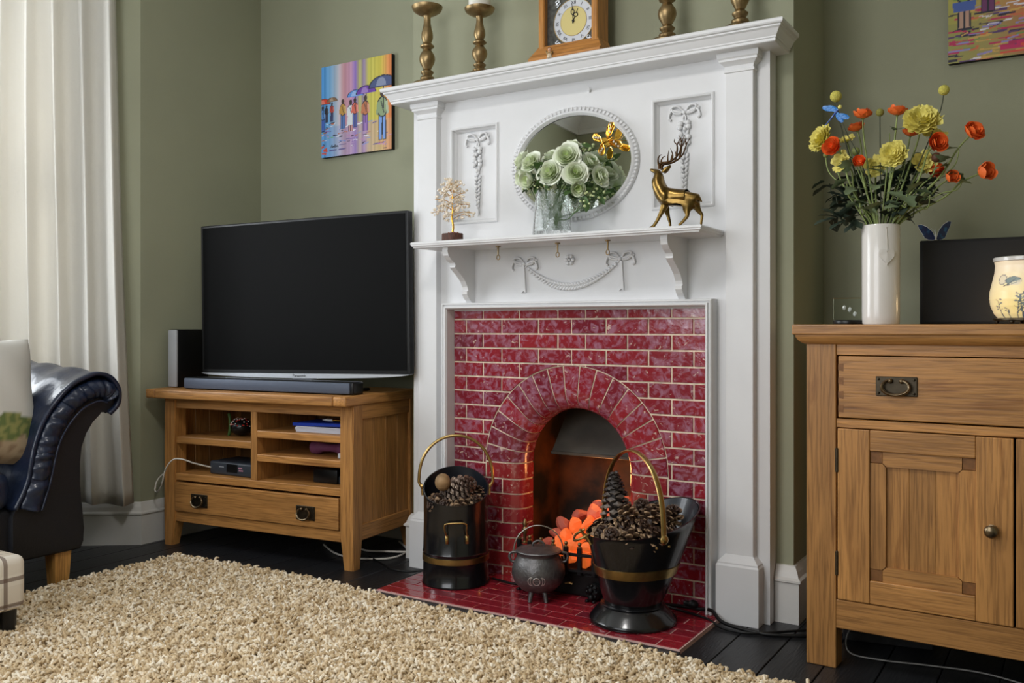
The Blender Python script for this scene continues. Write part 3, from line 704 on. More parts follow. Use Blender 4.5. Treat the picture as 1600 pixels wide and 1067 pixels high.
b=B(); b.tube([(.168,-.18,.112),(.168,.18,.112)],.003,6); b.tube([(-.15,-.198,.112),(.15,-.198,.112)],.003,6); b.obj('piping',pm2,st)
for sx_ in (-1,1):
    for sy_ in (-1,1): B().lathe([(0,.03),(.020,.03),(.023,.102),(0,.102)],20).obj('leg',M['blackplastic'],st,loc=(sx_*.135,sy_*.165,0),smooth=40)
st.location=(-1.19,-1.505,0)

# rug with a shaggy pile
rugm=mat('rug_pile',(212,192,156),.9,rand=0,noise=.2,nscale=300)
m,nt,p=newmat('rug_tuft'); N=nt.nodes; L=nt.links; oi=N.new('ShaderNodeObjectInfo'); rp=N.new('ShaderNodeValToRGB'); L.new(oi.outputs['Random'],rp.inputs[0])
e=rp.color_ramp.elements; e[0].color=(*lin((190,164,124)),1); e[1].color=(*lin((252,242,222)),1); q=e.new(.5); q.color=(*lin((222,200,164)),1)
L.new(rp.outputs[0],p.inputs['Base Color']); setp(p,Roughness=.85); M['tuft']=m
RX0,RX1,RY0,RY1=-1.375,1.02,-2.55,-.535
rug=E('rug',(0,-1.5,0),label='thick shaggy beige rug on the black floorboards in front of the hearth',cat='rug')
b=B()
nx,ny=60,50
def rf(u,v):
    x=lerp(RX0,RX1,u); y=lerp(RY0,RY1,v)
    if v==1 : y+=.012*math.sin(x*6)+.022*max(0,(-x)/1.4)*1.2*math.sin((x+1.4)*2.2)-.02*max(0,x)
    return Vector((x,y+1.5,.010+.0035*math.sin(x*7)*math.sin(y*6)))
b.grid(rf,nx,ny); base_o=b.obj('rug_backing',rugm,rug,solid=.008)
tufts=[]
for k in range(5):
    r_=random.Random(k); b=B()
    for j in range(3):
        a=r_.uniform(0,6.28); l=r_.uniform(.015,.024); c=(r_.uniform(-.004,.004),r_.uniform(-.004,.004)); ox,oy=math.cos(a)*l*.45,math.sin(a)*l*.45
        b.tube([(c[0],c[1],0),(c[0]+ox*.35,c[1]+oy*.35,l*.6),(c[0]+ox,c[1]+oy,l*.95),(c[0]+ox*1.45,c[1]+oy*1.45,l*.82)],[.0022,.0028,.0028,.0018],4)
    me=bpy.data.meshes.new('tuft'); b.bm.to_mesh(me); b.bm.free(); me.materials.append(M['tuft']); me.polygons.foreach_set('use_smooth',[True]*len(me.polygons)); tufts.append(me)
tc_=bpy.data.collections.new('tuft_shapes')
for me in tufts: tc_.objects.link(bpy.data.objects.new('tuft_shape',me))
pile_b=B(); pile_b.grid(lambda u,v: rf(u,v)+Vector((0,0,.004)),nx,ny); pile=pile_b.obj('rug_pile',rugm,rug); pile['kind']='stuff'
g=bpy.data.node_groups.new('pile','GeometryNodeTree'); g.interface.new_socket('Geometry',in_out='INPUT',socket_type='NodeSocketGeometry'); g.interface.new_socket('Geometry',in_out='OUTPUT',socket_type='NodeSocketGeometry')
N=g.nodes; L=g.links; gi=N.new('NodeGroupInput'); go=N.new('NodeGroupOutput'); dp=N.new('GeometryNodeDistributePointsOnFaces'); dp.inputs['Density'].default_value=13500
ip=N.new('GeometryNodeInstanceOnPoints'); ci=N.new('GeometryNodeCollectionInfo'); ci.inputs['Collection'].default_value=tc_; ci.inputs['Separate Children'].default_value=True; ci.inputs['Reset Children'].default_value=True
ip.inputs['Pick Instance'].default_value=True
rv=N.new('FunctionNodeRandomValue'); rv.data_type='FLOAT_VECTOR'; rv.inputs[0].default_value=(-.35,-.35,0); rv.inputs[1].default_value=(.35,.35,6.28)
rs=N.new('FunctionNodeRandomValue'); rs.data_type='FLOAT'; rs.inputs[2].default_value=.95; rs.inputs[3].default_value=1.6
L.new(gi.outputs[0],dp.inputs['Mesh']); L.new(dp.outputs['Points'],ip.inputs['Points']); L.new(ci.outputs[0],ip.inputs['Instance']); L.new(rv.outputs[0],ip.inputs['Rotation']); L.new(rs.outputs[1],ip.inputs['Scale']); L.new(ip.outputs[0],go.inputs[0])
md=pile.modifiers.new('pile','NODES'); md.node_group=g

# ================================================================ TELEVISION STAND
ANG=math.atan2(.093,.92)
ts=E('tv_stand',(-1.687,-.364,0),ANG,label='oak television stand with open shelves and one long drawer',cat='tv stand')
OX,OY,OZ=M['oakx'],M['oaky'],M['oakz']; SL=.925; SD=.43
def tapleg(x,y,name='leg',sx=1,sy=1,h=.588,w=.06,ft=.042,tz=.13,par=None,cham=.012):
    """square leg tapering on its inner sides below tz; x,y = outer corner"""
    b=B(); L_=[]
    for z,ww in ((0,ft),(tz,w),(h,w)):
        L_.append([b.bm.verts.new((a,c,z)) for a,c in ((0,0),(sx*ww,0),(sx*ww,sy*ww),(0,sy*ww))])
    for A,C in zip(L_,L_[1:]):
        for i in range(4): b.bm.faces.new([A[i],A[(i+1)%4],C[(i+1)%4],C[i]])
    b.bm.faces.new(L_[0]); b.bm.faces.new(L_[-1]); bmesh.ops.bevel(b.bm,geom=[e for e in b.bm.edges if abs(e.verts[0].co.z-e.verts[1].co.z)>.05],offset=.004,segments=2,affect='EDGES')
    return b.obj(name,OZ,par,loc=(x,y,0),smooth=35)
tapleg(0,0,sx=1,sy=1,par=ts); tapleg(SL,0,sx=-1,sy=1,par=ts); tapleg(0,SD,sx=1,sy=-1,par=ts); tapleg(SL,SD,sx=-1,sy=-1,par=ts)
# top: three front boards with breadboard ends
for x0,x1,m_ in ((-.05,.0,OY),(SL+.0,SL+.05-.048,OY)): pass
B().box(-.052,-.0,-.05,SD+.02,.588,.624,bev=.007,seg=3).obj('top_end_board',OY,ts,smooth=40)
B().box(.001,SL-.055,-.05,SD+.02,.588,.624,bev=.006,seg=3).obj('top_board',OX,ts,smooth=40)
B().box(SL-.054,SL+.004,-.05,SD+.02,.588,.624,bev=.007,seg=3).obj('top_end_board',OY,ts,smooth=40)
B().box(.059,.866,.006,.04,.548,.588,bev=.001).obj('top_rail',OX,ts)
B().box(.444,.474,.006,.36,.288,.549,bev=.002).obj('divider',OZ,ts)
B().box(.055,.445,.008,.36,.407,.435,bev=.003,seg=2).obj('shelf',OX,ts)
B().box(.473,.866,.008,.36,.452,.479,bev=.003,seg=2).obj('shelf',OX,ts)
B().box(.473,.866,.008,.36,.362,.389,bev=.003,seg=2).obj('shelf',OX,ts)
B().box(.055,.866,.004,.36,.261,.289,bev=.002).obj('bottom_shelf',OX,ts)
B().box(.055,.866,.006,.035,.096,.136,bev=.002).obj('bottom_rail',OX,ts)
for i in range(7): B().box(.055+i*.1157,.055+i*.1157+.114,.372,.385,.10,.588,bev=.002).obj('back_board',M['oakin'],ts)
for x0,x1 in ((.01,.026),(SL-.026,SL-.010)):
    for i in range(4): B().box(x0,x1,.062+i*.0775,.062+i*.0775+.0765,.10,.588,bev=.0025).obj('side_board',OZ,ts)
for x0,x1 in ((.004,.03),(SL-.03,SL-.004)):
    B().box(x0,x1,.058,.372,.535,.588,bev=.002).obj('side_rail',OY,ts); B().box(x0,x1,.058,.372,.098,.155,bev=.002).obj('side_rail',OY,ts)
dr=B().box(.0585,.8605,-.002,.02,.139,.2535,bev=.003,seg=2).obj('drawer',OX,ts)
def drop_handle(par,x,y,z,wd,ht,scale=1):
    b=B().box(-wd/2,wd/2,-.004,0,-ht/2,ht/2,bev=.0015)
    for a in (-1,1):
        for c in (-1,1): b.ball((a*(wd/2-.007),-.005,c*(ht/2-.007)),.0034,1)
    pl=b.obj('handle_plate',M['bronze'],par,loc=(x,y,z),smooth=30)
    b=B(); rx=wd*.33; rz=ht*.40
    for a in (-1,1): b.ball((a*rx*.42,-.010,ht*.28),.0068,1); b.tube([(a*rx*.42,0,ht*.28),(a*rx*.42,-.010,ht*.28)],.003,6)
    pts=[]
    for k in range(21):
        t=R(58)-R(58+180+58)*k/20; pts.append((rx*math.cos(t),-.013-.004*(1-math.sin(t)),-ht*.02+rz*math.sin(t)))
    b.tube(pts,[.0030+.0014*math.sin(pi*k/20) for k in range(21)],6)
    tag(b.obj('drop_handle',mat('handle_bronze',(128,112,88),.32,metal=1) if 'hb' not in M else M['hb'],par,loc=(x,y,z),smooth=60),label='curved metal drop handle')
M['hb']=mat('handle_bronze',(132,116,92),.32,metal=1)
drop_handle(dr,.192,-.002,.190,.086,.052); drop_handle(dr,.714,-.002,.190,.086,.052)
def SP(x,y,z): v=Matrix.Rotation(ANG,4,'Z')@Vector((x,y,z)); return Vector((-1.687,-.364,0))+v
# things on the stand
rt=E('set_top_box',SP(.315,.10,.2895),ANG+R(-4),label='dark grey set-top box with small display on the lower left shelf',cat='set-top box')
bxm=mat('box_grey',(52,58,66),.45); b=B().box(-.118,.118,-.06,.09,0,.052,bev=.008,seg=3); b.obj('body',bxm,rt,smooth=40)
B().box(-.02,.038,-.0615,-.059,.014,.046).obj('display',M['blackplastic'],rt)
text_mesh('12:00',.016,.0004,'display_digits',mat('red_digits',(200,60,40),.5,emit=(230,70,40),estr=.4),rt,Matrix.Translation((.010,-.062,.03))@Matrix.Rotation(R(90),4,'X')) if 0 else None
b=B()
for k in range(3): b.box(.048+k*.008,.053+k*.008,-.0625,-.060,.022,.027)
b.box(.046,.064,-.0625,-.060,.032,.036); b.obj('buttons',mat('button_pink',(196,140,160),.5),rt)
b=B().box(-.062,-.036,-.0612,-.0598,.031,.034); b.obj('badge',M['silver'],rt)
b=B().tube([SP(*p) for p in bez([(.20,.05,.315),(.16,.0,.335),(.13,-.03,.352),(.095,-.045,.35),(.06,-.05,.31),(.035,-.045,.25),(-.005,-.03,.215),(-.035,-.015,.222),(-.045,.03,.27),(-.04,.2,.33),(-.03,.40,.30)],6)],.0032,6)
tag(b.obj('white_cable',M['wcable'],smooth=60),'thin white cable looping out of the stand beside its left leg','cable')
orn=E('beaded_ornament',SP(.285,.11,.4355),ANG,label='round green-banded ornament with red and white beads on the upper left shelf',cat='ornament')
b=B().tube([(-.05+.008*math.sin(a*pi/8),0,.045-.042*math.cos(a*pi/8)) for a in range(9)],.006,8); b.obj('green_band',mat('green_band',(62,96,40),.5),orn,smooth=60)
b=B().uv((0,.02,.036),.045,14,10,(1,1,.8)); b.obj('dark_ball',M['blackplastic'],orn,smooth=60)
rr=random.Random(5)
for nm,cc in (('red_beads',(190,50,40)),('white_beads',(230,224,214))):
    b=B()
    for k in range(26): 
        a=rr.uniform(pi,2*pi); e_=rr.uniform(.1,1.2); b.ball((.046*math.cos(a)*math.cos(e_),.02+.046*math.sin(a)*math.cos(e_),.036+.037*math.sin(e_)),.003,1)
    b.obj(nm,mat(nm,cc,.3),orn)
fo=B().box(-.13,.13,-.09,.09,0,.012,bev=.002).obj('folder',mat('blue_folder',(34,62,166),.35),loc=SP(.745,.13,.503),rot=(R(0),R(-1.5),ANG-.05)); tag(fo,'bright blue plastic folder on the upper right shelf','folder')
b=B()
for k in range(5): b.box(-.115+rr.uniform(-.004,.004),.115+rr.uniform(-.004,.004),-.085,.085,.0042*k,.0042*k+.0036)
tag(b.obj('paper_stack',mat('white_paper',(206,208,220),.6),loc=SP(.748,.125,.480),rot=(0,0,ANG)),'stack of white papers under the blue folder','papers')
pn=E('pen',SP(.80,.06,.5265),ANG,label='silver and gold pen lying on the blue folder',cat='pen')
mx=Matrix.Rotation(R(90),4,'Y')
B().lathe([(0,-.06),(.002,-.056),(.0045,-.045),(.0055,-.035),(.0055,-.01),(0,-.01)],12,mx).obj('barrel_grip',M['silver'],pn,smooth=50)
B().lathe([(0,-.01),(.0045,-.01),(.0045,.065),(0,.067)],12,mx).obj('barrel',M['gold'],pn,smooth=50)
db=E('dumbbell',SP(.74,.11,.4165),ANG,label='small purple dumbbell on the middle right shelf',cat='dumbbell')
B().lathe([(0,-.085),(.018,-.085),(.026,-.078),(.027,-.05),(.017,-.035),(.014,0),(.017,.035),(.027,.05),(.026,.078),(.018,.085),(0,.085)],20,mx).obj('weights',mat('purple_neoprene',(110,58,92),.65),db,smooth=35)
tag(B().box(-.02,.02,-.03,.03,0,.02,bev=.003).obj('charger_box',mat('pale_grey_plastic',(180,184,190),.5),loc=SP(.845,.07,.3895),rot=(0,0,ANG)),'small pale grey charger box beside the purple dumbbell','box')
rb=E('recorder_box',SP(.745,.12,.2895),ANG,label='black square mains adapter box on the lowest right shelf',cat='box')
B().box(-.055,.055,-.05,.05,0,.052,bev=.004,seg=2).obj('body',M['blackplastic'],rb,smooth=40)
B().box(.058,.125,-.045,.05,0,.03,bev=.003).obj('side_unit',bxm,rb)

# television
tvL=Vector((-1.612,-.244)); tvR=Vector((-.636,-.120)); tva=math.atan2(.124,.976); TW=.984
tv=E('television',(*(((tvL+tvR)/2)),.6245),label='large flat black television with silver lower trim',cat='television'); tv.rotation_euler=(0,0,tva)
rot=Matrix.Rotation(R(-.78),4,'Y')
def TB(b): bmesh.ops.transform(b.bm,matrix=Matrix.Translation((0,0,.365))@rot,verts=b.bm.verts[:]); return b
TB(B().box(-TW/2,TW/2,0,.035,-.298,.298,bev=.004,seg=2)).obj('casing',M['blackplastic'],tv)
TB(B().box(-TW/2+.012,TW/2-.012,-.0012,.002,-.284,.288)).obj('screen',M['screen'],tv)
TB(B().box(-.25,.25,.03,.07,-.2,.2,bev=.02,seg=2)).obj('rear_casing',M['blackplastic'],tv)
b=B(); NS=32; bot=[]
for y0,y1 in ((-.004,.02),):
    top=[(-TW/2+TW*i/NS) for i in range(NS+1)]
    poly=[(x_,-.2985) for x_ in top]+[(x_,-.2995-.017*max(0,1-(2*x_/TW)**2)**.6) for x_ in top[::-1]]
    b.prism(poly,lambda p:(p[0],-.003,p[1]),lambda p:(p[0],.020,p[1]))
TB(b).obj('silver_trim',M['silver'],tv,smooth=30)
t_=text_mesh('Panasonic',.0165,.0003,'brand_lettering',M['blackplastic'],tv,Matrix.Translation((0,-.0034,-.3065))@Matrix.Rotation(R(90),4,'X')); t_.data.transform(Matrix.Translation((0,0,.365))@rot)
b=B().box(-.05,.05,.02,.05,.012,.10,bev=.004); b.obj('neck',M['silver'],tv); B().box(-.24,.24,-.09,.13,0,.012,bev=.005,seg=2).obj('foot',M['blackplastic'],tv)
# soundbar
sb0=Vector((-1.588,-.352)); sb1=Vector((-.785,-.258)); sba=math.atan2(sb1.y-sb0.y,sb1.x-sb0.x); SBL=(sb1-sb0).length
sb=E('soundbar',(sb0.x,sb0.y,.6245),sba,label='long low dark soundbar with mesh grille in front of the television',cat='soundbar')
B().box(0,SBL,.008,.075,0,.047,bev=.007,seg=3).obj('housing',M['blackplastic'],sb,smooth=40)
B().box(.004,SBL-.012,-.001,.012,.004,.044,bev=.004,seg=2).obj('grille',mat('grille_mesh',(84,92,108),.5,metal=.2,noise=.35,nscale=900),sb,smooth=40)
text_mesh('SOUNDBAR',.006,.0002,'lettering',M['silver'],sb,Matrix.Translation((.03,-.0015,.040))@Matrix.Rotation(R(90),4,'X')) if 0 else None
# left speaker
spk=E('speaker',(-1.728,-.318,.6245),R(4),label='upright black speaker with grey mesh front behind the television',cat='speaker')
B().box(0,.052,.008,.17,0,.236,bev=.004,seg=2).obj('cabinet',M['blackplastic'],spk,smooth=40)
B().box(.002,.050,0,.01,.003,.233,bev=.004,seg=2).obj('front_grille',mat('grey_mesh',(176,178,182),.6,metal=.1,noise=.4,nscale=700),spk,smooth=40)
# picture canvases : print as painted vertices
def canvas(name,loc,w_,h_,paint,label,t=.022):
    e=E(name,loc,label=label,cat='painting'); NX,NY=150,150
    B().box(0,w_,-t+.001,0,0,h_).obj('canvas_edge',mat('canvas_edge_black',(22,18,18),.7),e)
    img=paint(NX+1,NY+1); b=B(); b.grid(lambda u,v:Vector((w_*u,-t,h_*v)),NX,NY); o=b.obj('canvas_print',M['print'],e)
    ca=o.data.color_attributes.new('paint','FLOAT_COLOR','POINT'); buf=[]
    for v in o.data.vertices:
        i=min(NX,round(v.co.x/w_*NX)); j=min(NY,round(v.co.z/h_*NY)); buf.extend((*lin(img[j][i]),1))
    ca.data.foreach_set('color',buf); return e
M['print']=vcolmat('canvas_print_paint',.55)
class Img:
    def __init__(s,w,h,f): s.w=w; s.h=h; s.p=[[f(i/(w-1),j/(h-1)) for i in range(w)] for j in range(h)]
    def poly(s,pts,c):
        P=[(x*(s.w-1),y*(s.h-1)) for x,y in pts]; ys=[p[1] for p in P]
        for j in range(max(0,math.floor(min(ys))),min(s.h-1,math.ceil(max(ys)))+1):
            xs=[]
            for (x0,y0),(x1,y1) in zip(P,P[1:]+P[:1]):
                if (y0<=j)!=(y1<=j): xs.append(x0+(j-y0)*(x1-x0)/(y1-y0))
            xs.sort()
            for a,c_ in zip(xs[::2],xs[1::2]):
                for i in range(max(0,math.ceil(a-.3)),min(s.w-1,math.floor(c_+.3))+1): s.p[j][i]=c
    def ell(s,cx,cy,rx,ry,c,a0=0,a1=360): s.poly([(cx+rx*math.cos(R(a)),cy+ry*math.sin(R(a))) for a in range(a0,a1,12)]+([] if a1-a0>=360 else [(cx+rx*math.cos(R(a1)),cy+ry*math.sin(R(a1)))]),c)
    def line(s,x0,y0,x1,y1,wd,c):
        dx,dy=x1-x0,y1-y0; l=math.hypot(dx,dy) or 1; nx,ny=-dy/l*wd/2,dx/l*wd/2; s.poly([(x0+nx,y0+ny),(x1+nx,y1+ny),(x1-nx,y1-ny),(x0-nx,y0-ny)],c)
def mixc(a,b_,t): return tuple(x+(y-x)*t for x,y in zip(a,b_))
def ramp(st,x):
    for (a,ca),(b_,cb) in zip(st,st[1:]):
        if x<=b_: return mixc(ca,cb,(x-a)/(b_-a))
    return st[-1][1]
def figure(im,x,y,h,top,legs,umb=None,skirt=False):
    k=h; D=(28,28,44)
    for s_ in (-1,1): im.line(x+s_*.045*k,y+.48*k,x+s_*.05*k,y+.02*k,.085*k,D); im.line(x+s_*.045*k,y+.48*k,x+s_*.048*k,y+.03*k,.055*k,legs)
    im.ell(x,y+.64*k,.135*k,.20*k,D); im.ell(x,y+.64*k,.11*k,.175*k,top); im.line(x-.10*k,y+.74*k,x-.13*k,y+.5*k,.05*k,top); im.line(x+.10*k,y+.74*k,x+.13*k,y+.5*k,.05*k,mixc(top,(255,255,255),.3)); im.line(x-.03*k,y+.75*k,x+.04*k,y+.52*k,.02*k,mixc(top,D,.6))
    if skirt: im.poly([(x-.10*k,y+.55*k),(x+.10*k,y+.55*k),(x+.16*k,y+.22*k),(x-.15*k,y+.22*k)],top)
    im.ell(x,y+.90*k,.055*k,.075*k,(60,44,40))
    if umb: 
        im.line(x+.03*k,y+.6*k,x+.03*k,y+1.12*k,.015*k,D); cx=x+.02*k; cy=y+1.02*k
        im.ell(cx,cy,.36*k,.22*k,D,0,180); im.ell(cx,cy+.01*k,.33*k,.19*k,umb,0,180); im.ell(cx-.05*k,cy+.02*k,.12*k,.16*k,mixc(umb,(255,255,255),.35),0,180)
def streaks(im,n,x0,x1,y0,y1,cols,seed,l0=.03,l1=.12,th=.008):
    r_=random.Random(seed)
    for _ in range(n):
        x=r_.uniform(x0,x1); y=r_.uniform(y0,y1); l=r_.uniform(l0,l1); a=r_.uniform(-.012,.02); im.line(x-l/2,y,x+l/2,y+a,r_.uniform(.5,1.4)*th,r_.choice(cols))
def paintL(w_,h_):
    st=[(0,(70,150,226)),(.12,(120,180,230)),(.24,(196,200,214)),(.33,(214,160,170)),(.44,(202,152,186)),(.50,(160,130,216)),(.56,(186,186,100)),(.62,(150,130,180)),(.68,(196,190,84)),(.85,(206,190,72)),(.94,(220,150,78)),(1,(214,118,60))]
    r_=random.Random(2); cs=[r_.uniform(-14,14) for _ in range(60)]
    def f(u,v):
        c=ramp(st,u); d=cs[int(u*59)]
        if v<.33: c=mixc(c,ramp([(0,(90,160,220)),(.3,(170,170,210)),(.6,(190,150,200)),(1,(200,160,120))],u),.55)
        return tuple(max(0,min(255,q+d)) for q in c)
    im=Img(w_,h_,f)
    streaks(im,34,.02,.98,.06,.34,[(240,240,246),(120,150,220),(200,140,190),(90,80,150)],3)
    for x,y,h,t,l,u_,sk in ((.02,.28,.30,(90,150,220),(70,110,200),(226,70,40),0),(.075,.38,.20,(30,30,40),(60,60,90),None,0),(.155,.38,.22,(190,70,60),(60,70,120),(140,110,80),0),
        (.315,.28,.34,(198,152,70),(90,130,200),None,0),(.43,.24,.36,(226,232,238),(214,160,160),None,1),(.49,.28,.33,(220,110,90),(90,100,170),(96,150,226),0),(.64,.22,.40,(196,120,80),(150,110,190),(110,60,170),0),(.875,.10,.56,(140,160,120),(120,160,226),(70,84,130),0)):
        figure(im,x,y,h,t,l,u_,sk)
        streaks(im,7,x-.04,x+.05,max(.02,y-.15),y-.0,[(40,40,70),(230,230,240),(150,120,190),(200,120,90)],int(x*99),.02,.07)
    streaks(im,5,.0,.08,.03,.12,[(226,80,40)],8,.03,.07,.02); streaks(im,3,.06,.14,.20,.28,[(110,190,70)],9)
    sg=[(.14,.10),(.155,.13),(.165,.10),(.18,.115),(.19,.10),(.205,.13),(.21,.10),(.23,.115),(.25,.10)]
    for a,c in zip(sg,sg[1:]): im.line(*a,*c,.007,(20,20,30))
    return im.p
def paintR(w_,h_):
    st=[(0,(176,168,74)),(.3,(190,160,84)),(.5,(204,120,70)),(.75,(208,90,60)),(1,(190,120,90))]
    r_=random.Random(4)
    im=Img(w_,h_,lambda u,v: mixc(ramp(st,u),(120,130,90),.35 if v<.3 else .1))
    C=[(40,34,60),(150,140,200),(226,220,230),(120,150,80),(210,110,70),(190,40,90),(210,170,90),(90,60,110)]
    streaks(im,150,.0,1.,.0,.40,C,5,.05,.2,.012); streaks(im,24,.45,1.,.02,.12,[(200,40,100),(220,80,60),(180,40,90)],6,.1,.3,.02)
    for x,y,h,t,l,u_ in ((.11,.24,.46,(122,150,70),(190,150,130),(190,60,50)),(.27,.34,.50,(80,150,190),(110,50,100),(60,80,150)),(.42,.56,.28,(60,60,70),(40,40,60),None),(.57,.46,.36,(90,150,200),(70,120,190),(210,150,60)),(.76,.40,.40,(160,190,210),(90,130,170),(90,60,150)),(.92,.44,.40,(214,150,140),(200,190,200),(60,120,160))):
        figure(im,x,y,h,t,l,u_); streaks(im,8,x-.06,x+.06,y-.12,y,C,int(x*50),.03,.09)
    im.poly([(.03,.46),(.19,.46),(.18,.385),(.04,.385)],(70,96,170))
    return im.p
canvas('canvas_painting',(-1.374,YL,1.605),.392,.393,paintL,'colourful canvas of people with umbrellas, left of the fireplace')
canvas('canvas_painting',(1.084,YR,1.672),.40,.40,paintR,'colourful canvas of striding figures, at the top right above the sideboard')

# ================================================================ ON THE MANTEL
MZ=1.734
CS=[(0,0),(.0565,0),(.0565,.004),(.052,.009),(.044,.013),(.030,.017),(.024,.022),(.026,.027),(.0245,.031),(.016,.036),(.0185,.041),(.023,.046),(.0235,.050),(.016,.056),(.0135,.060),(.018,.068),(.0255,.082),(.0285,.095),(.0265,.109),(.019,.122),(.014,.130),(.0165,.134),(.0245,.139),(.0255,.143),(.018,.150),(.015,.156),(.0175,.162),(.021,.172),(.0205,.188),(.016,.206),(.0125,.226),(.0125,.244),(.015,.250),(.034,.258),(.049,.268),(.054,.277),(.0555,.284),(.053,.284),(.046,.276),(.02,.268),(0,.266)]
def candlestick(x,y,sc,label,candle=0,rs=1):
    e=E('candlestick',(x,y,MZ),label=label,cat='candlestick',group='brass candlesticks on the mantel')
    B().lathe([(r*rs,z*sc) for r,z in CS],32).obj('stick',M['oldbrass'],e,smooth=40)
    b=B().lathe([(0,.266*sc),(.004,.267*sc),(.002,.30*sc),(0,.302*sc)],8); b.obj('spike',M['oldbrass'],e,smooth=40)
    if candle: tag(B().lathe([(0,0),(.036,0),(.038,.003),(.038,candle),(.030,candle),(0,candle-.006)],32).obj('candle',M['wax'],loc=(x,y,MZ+.2845*sc),smooth=40),'white pillar candle on the second brass candlestick from the left','candle')
candlestick(-.560,-.110,1.0,'tall turned brass candlestick at the far left end of the mantel')
candlestick(-.333,-.110,.83,'shorter turned brass candlestick holding the white candle',.07,.95)
candlestick(.358,-.110,.94,'turned brass candlestick just right of the mantel clock')
candlestick(.583,-.105,1.06,'large turned brass candlestick near the right end of the mantel')
# clock
M['hk0']=mat('dial_black',(30,34,44),.5)
ck=E('mantel_clock',(.0275,0,MZ),label='oak mantel clock with silver roman dial and gold centre',cat='clock')
CO=M['clockoak']
for s in (-1,1): B().box(s*.108-.0001-(.022 if s>0 else 0),s*.108+(.022 if s<0 else 0),-.140,-.060,.02,.27,bev=.003).obj('side_panel',CO,ck)
B().box(-.108,.108,-.138,-.060,.262,.285,bev=.003).obj('top_panel',CO,ck)
b=B(); prf=[(-.060,.0),(-.168,.0),(-.168,.010),(-.160,.016),(-.140,.046),(-.138,.052),(-.060,.052)]
b.prism(prf,lambda p:(-.130 if p[1]<.02 else (-.130+(p[1]-.016)*.6),p[0],p[1]),lambda p:(.130 if p[1]<.02 else (.130-(p[1]-.016)*.6),p[0],p[1])); b.obj('base_moulding',M['clockoak'] if 0 else oak('clock_oak_x',0,(182,124,58),(124,74,30)),ck)
B().box(-.088,.088,-.118,-.114,.05,.262).obj('dial_plate',mat('dial_plate_dark',(92,92,88),.35,metal=.8,noise=.4,nscale=60),ck)
DX,DZ=.012,.124
my=lambda z:Matrix.Translation((DX,z,DZ))@Matrix.Rotation(R(90),4,'X')
B().lathe([(0,0),(.0715,0),(.0715,.001),(.047,.0012),(0,.0012)],64,my(-.118)).obj('chapter_ring',mat('silver_dial',(208,210,216),.35,metal=.35),ck)
B().lathe([(0,0),(.0475,0),(.047,.0012),(0,.0012)],64,my(-.1192)).obj('dial_centre',mat('gold_dial',(216,200,136),.35,metal=.5),ck)
b=B().lathe([(.0715,0),(.0735,0),(.0735,.002),(.0715,.002)],64,my(-.118)); b.lathe([(.0465,0),(.0478,0),(.0478,.001),(.0465,.001)],64,my(-.1196)); b.obj('dial_rim',M['brass'],ck,smooth=30)
for i,t in enumerate(['XII','I','II','III','IIII','V','VI','VII','VIII','IX','X','XI']):
    a=-i*pi/6; mx=Matrix.Translation((DX,-.1197,DZ))@Matrix.Rotation(R(90),4,'X')@Matrix.Rotation(a,4,'Z')@Matrix.Translation((0,.0595,0)); text_mesh(t,.0150,.0002,'numeral',M['hk0'],ck,mx)
rr=random.Random(9); b=B()
for sx_ in (-1,1):
    for sz in (-1,1):
        cx_,cz_=DX+sx_*.062,DZ+sz*.066
        for k in range(7):
            a=rr.uniform(0,6.28); q=(cx_+sx_*rr.uniform(-.008,.010),-.119,cz_+sz*rr.uniform(-.008,.010)); b.tube([(q[0]+.006*math.cos(a+t*.7),q[1]-.001,q[2]+.006*math.sin(a+t*.7)*(1-t*.1)) for t in range(7)],.0013,5)
b.obj('spandrel_scrolls',M['silver'],ck,smooth=60)
def hand(l,w_,a,y):
    b=B(); mx=Matrix.Translation((DX,y,DZ))@Matrix.Rotation(a,4,'Y'); b.tube([(0,0,-.008),(0,0,l*.35)],.0012,5); b.tube([(w_*math.sin(k*pi/5),0,l*.5+l*.16*math.cos(k*pi/5)) for k in range(10)],.0012,5,closed=True)
    b.tube([(-w_,0,l*.45),(0,0,l*.35),(w_,0,l*.45)],.001,5); b.tube([(0,0,l*.6),(0,0,l)],[.0016,.0004],5); b.lathe([(0,-.001),(.004,-.001),(.004,.001),(0,.001)],12,Matrix.Rotation(R(90),4,'X'))
    bmesh.ops.transform(b.bm,matrix=mx,verts=b.bm.verts[:]); b.obj('clock_hand',mat('hand_black',(24,26,28),.4) if 'hk' not in M else M['hk'],ck)
M['hk']=M['hk0'] if 0 else mat('hand_black_',(24,26,28),.4)
hand(.058,.006,R(-4),-.123); hand(.042,.008,R(24),-.1215)
fg=E('angel_figurine',(-.020,-.171,MZ),R(35),label='tiny kneeling winged child figurine in front of the mantel clock',cat='figurine')
B().lathe([(0,0),(.0085,0),(.0095,.004),(.0075,.010),(.006,.016),(.0065,.0195),(.003,.0225),(0,.023)],14).obj('robe',mat('figurine_cream',(206,186,158),.5,noise=.2,nscale=200),fg,smooth=50)
b=B().uv((0,0,.0285),.0062,14,10,(1,1,1.1)); b.ball((0,-.0062,.028),.0011,1); b.obj('head',mat('figurine_face',(206,160,130),.5),fg,smooth=60)
b=B().uv((0,.0012,.0305),.0066,14,8,(1,1,.85)); b.obj('hair',mat('figurine_hair',(74,44,28),.6),fg,smooth=60)
b=B()
for s in (-1,1): b.tube([(s*.006,0,.019),(s*.0065,-.006,.0155),(0,-.0085,.018)],[.002,.002,.0016],6)
b.obj('arms',mat('figurine_robe_gold',(190,150,90),.4),fg,smooth=60)
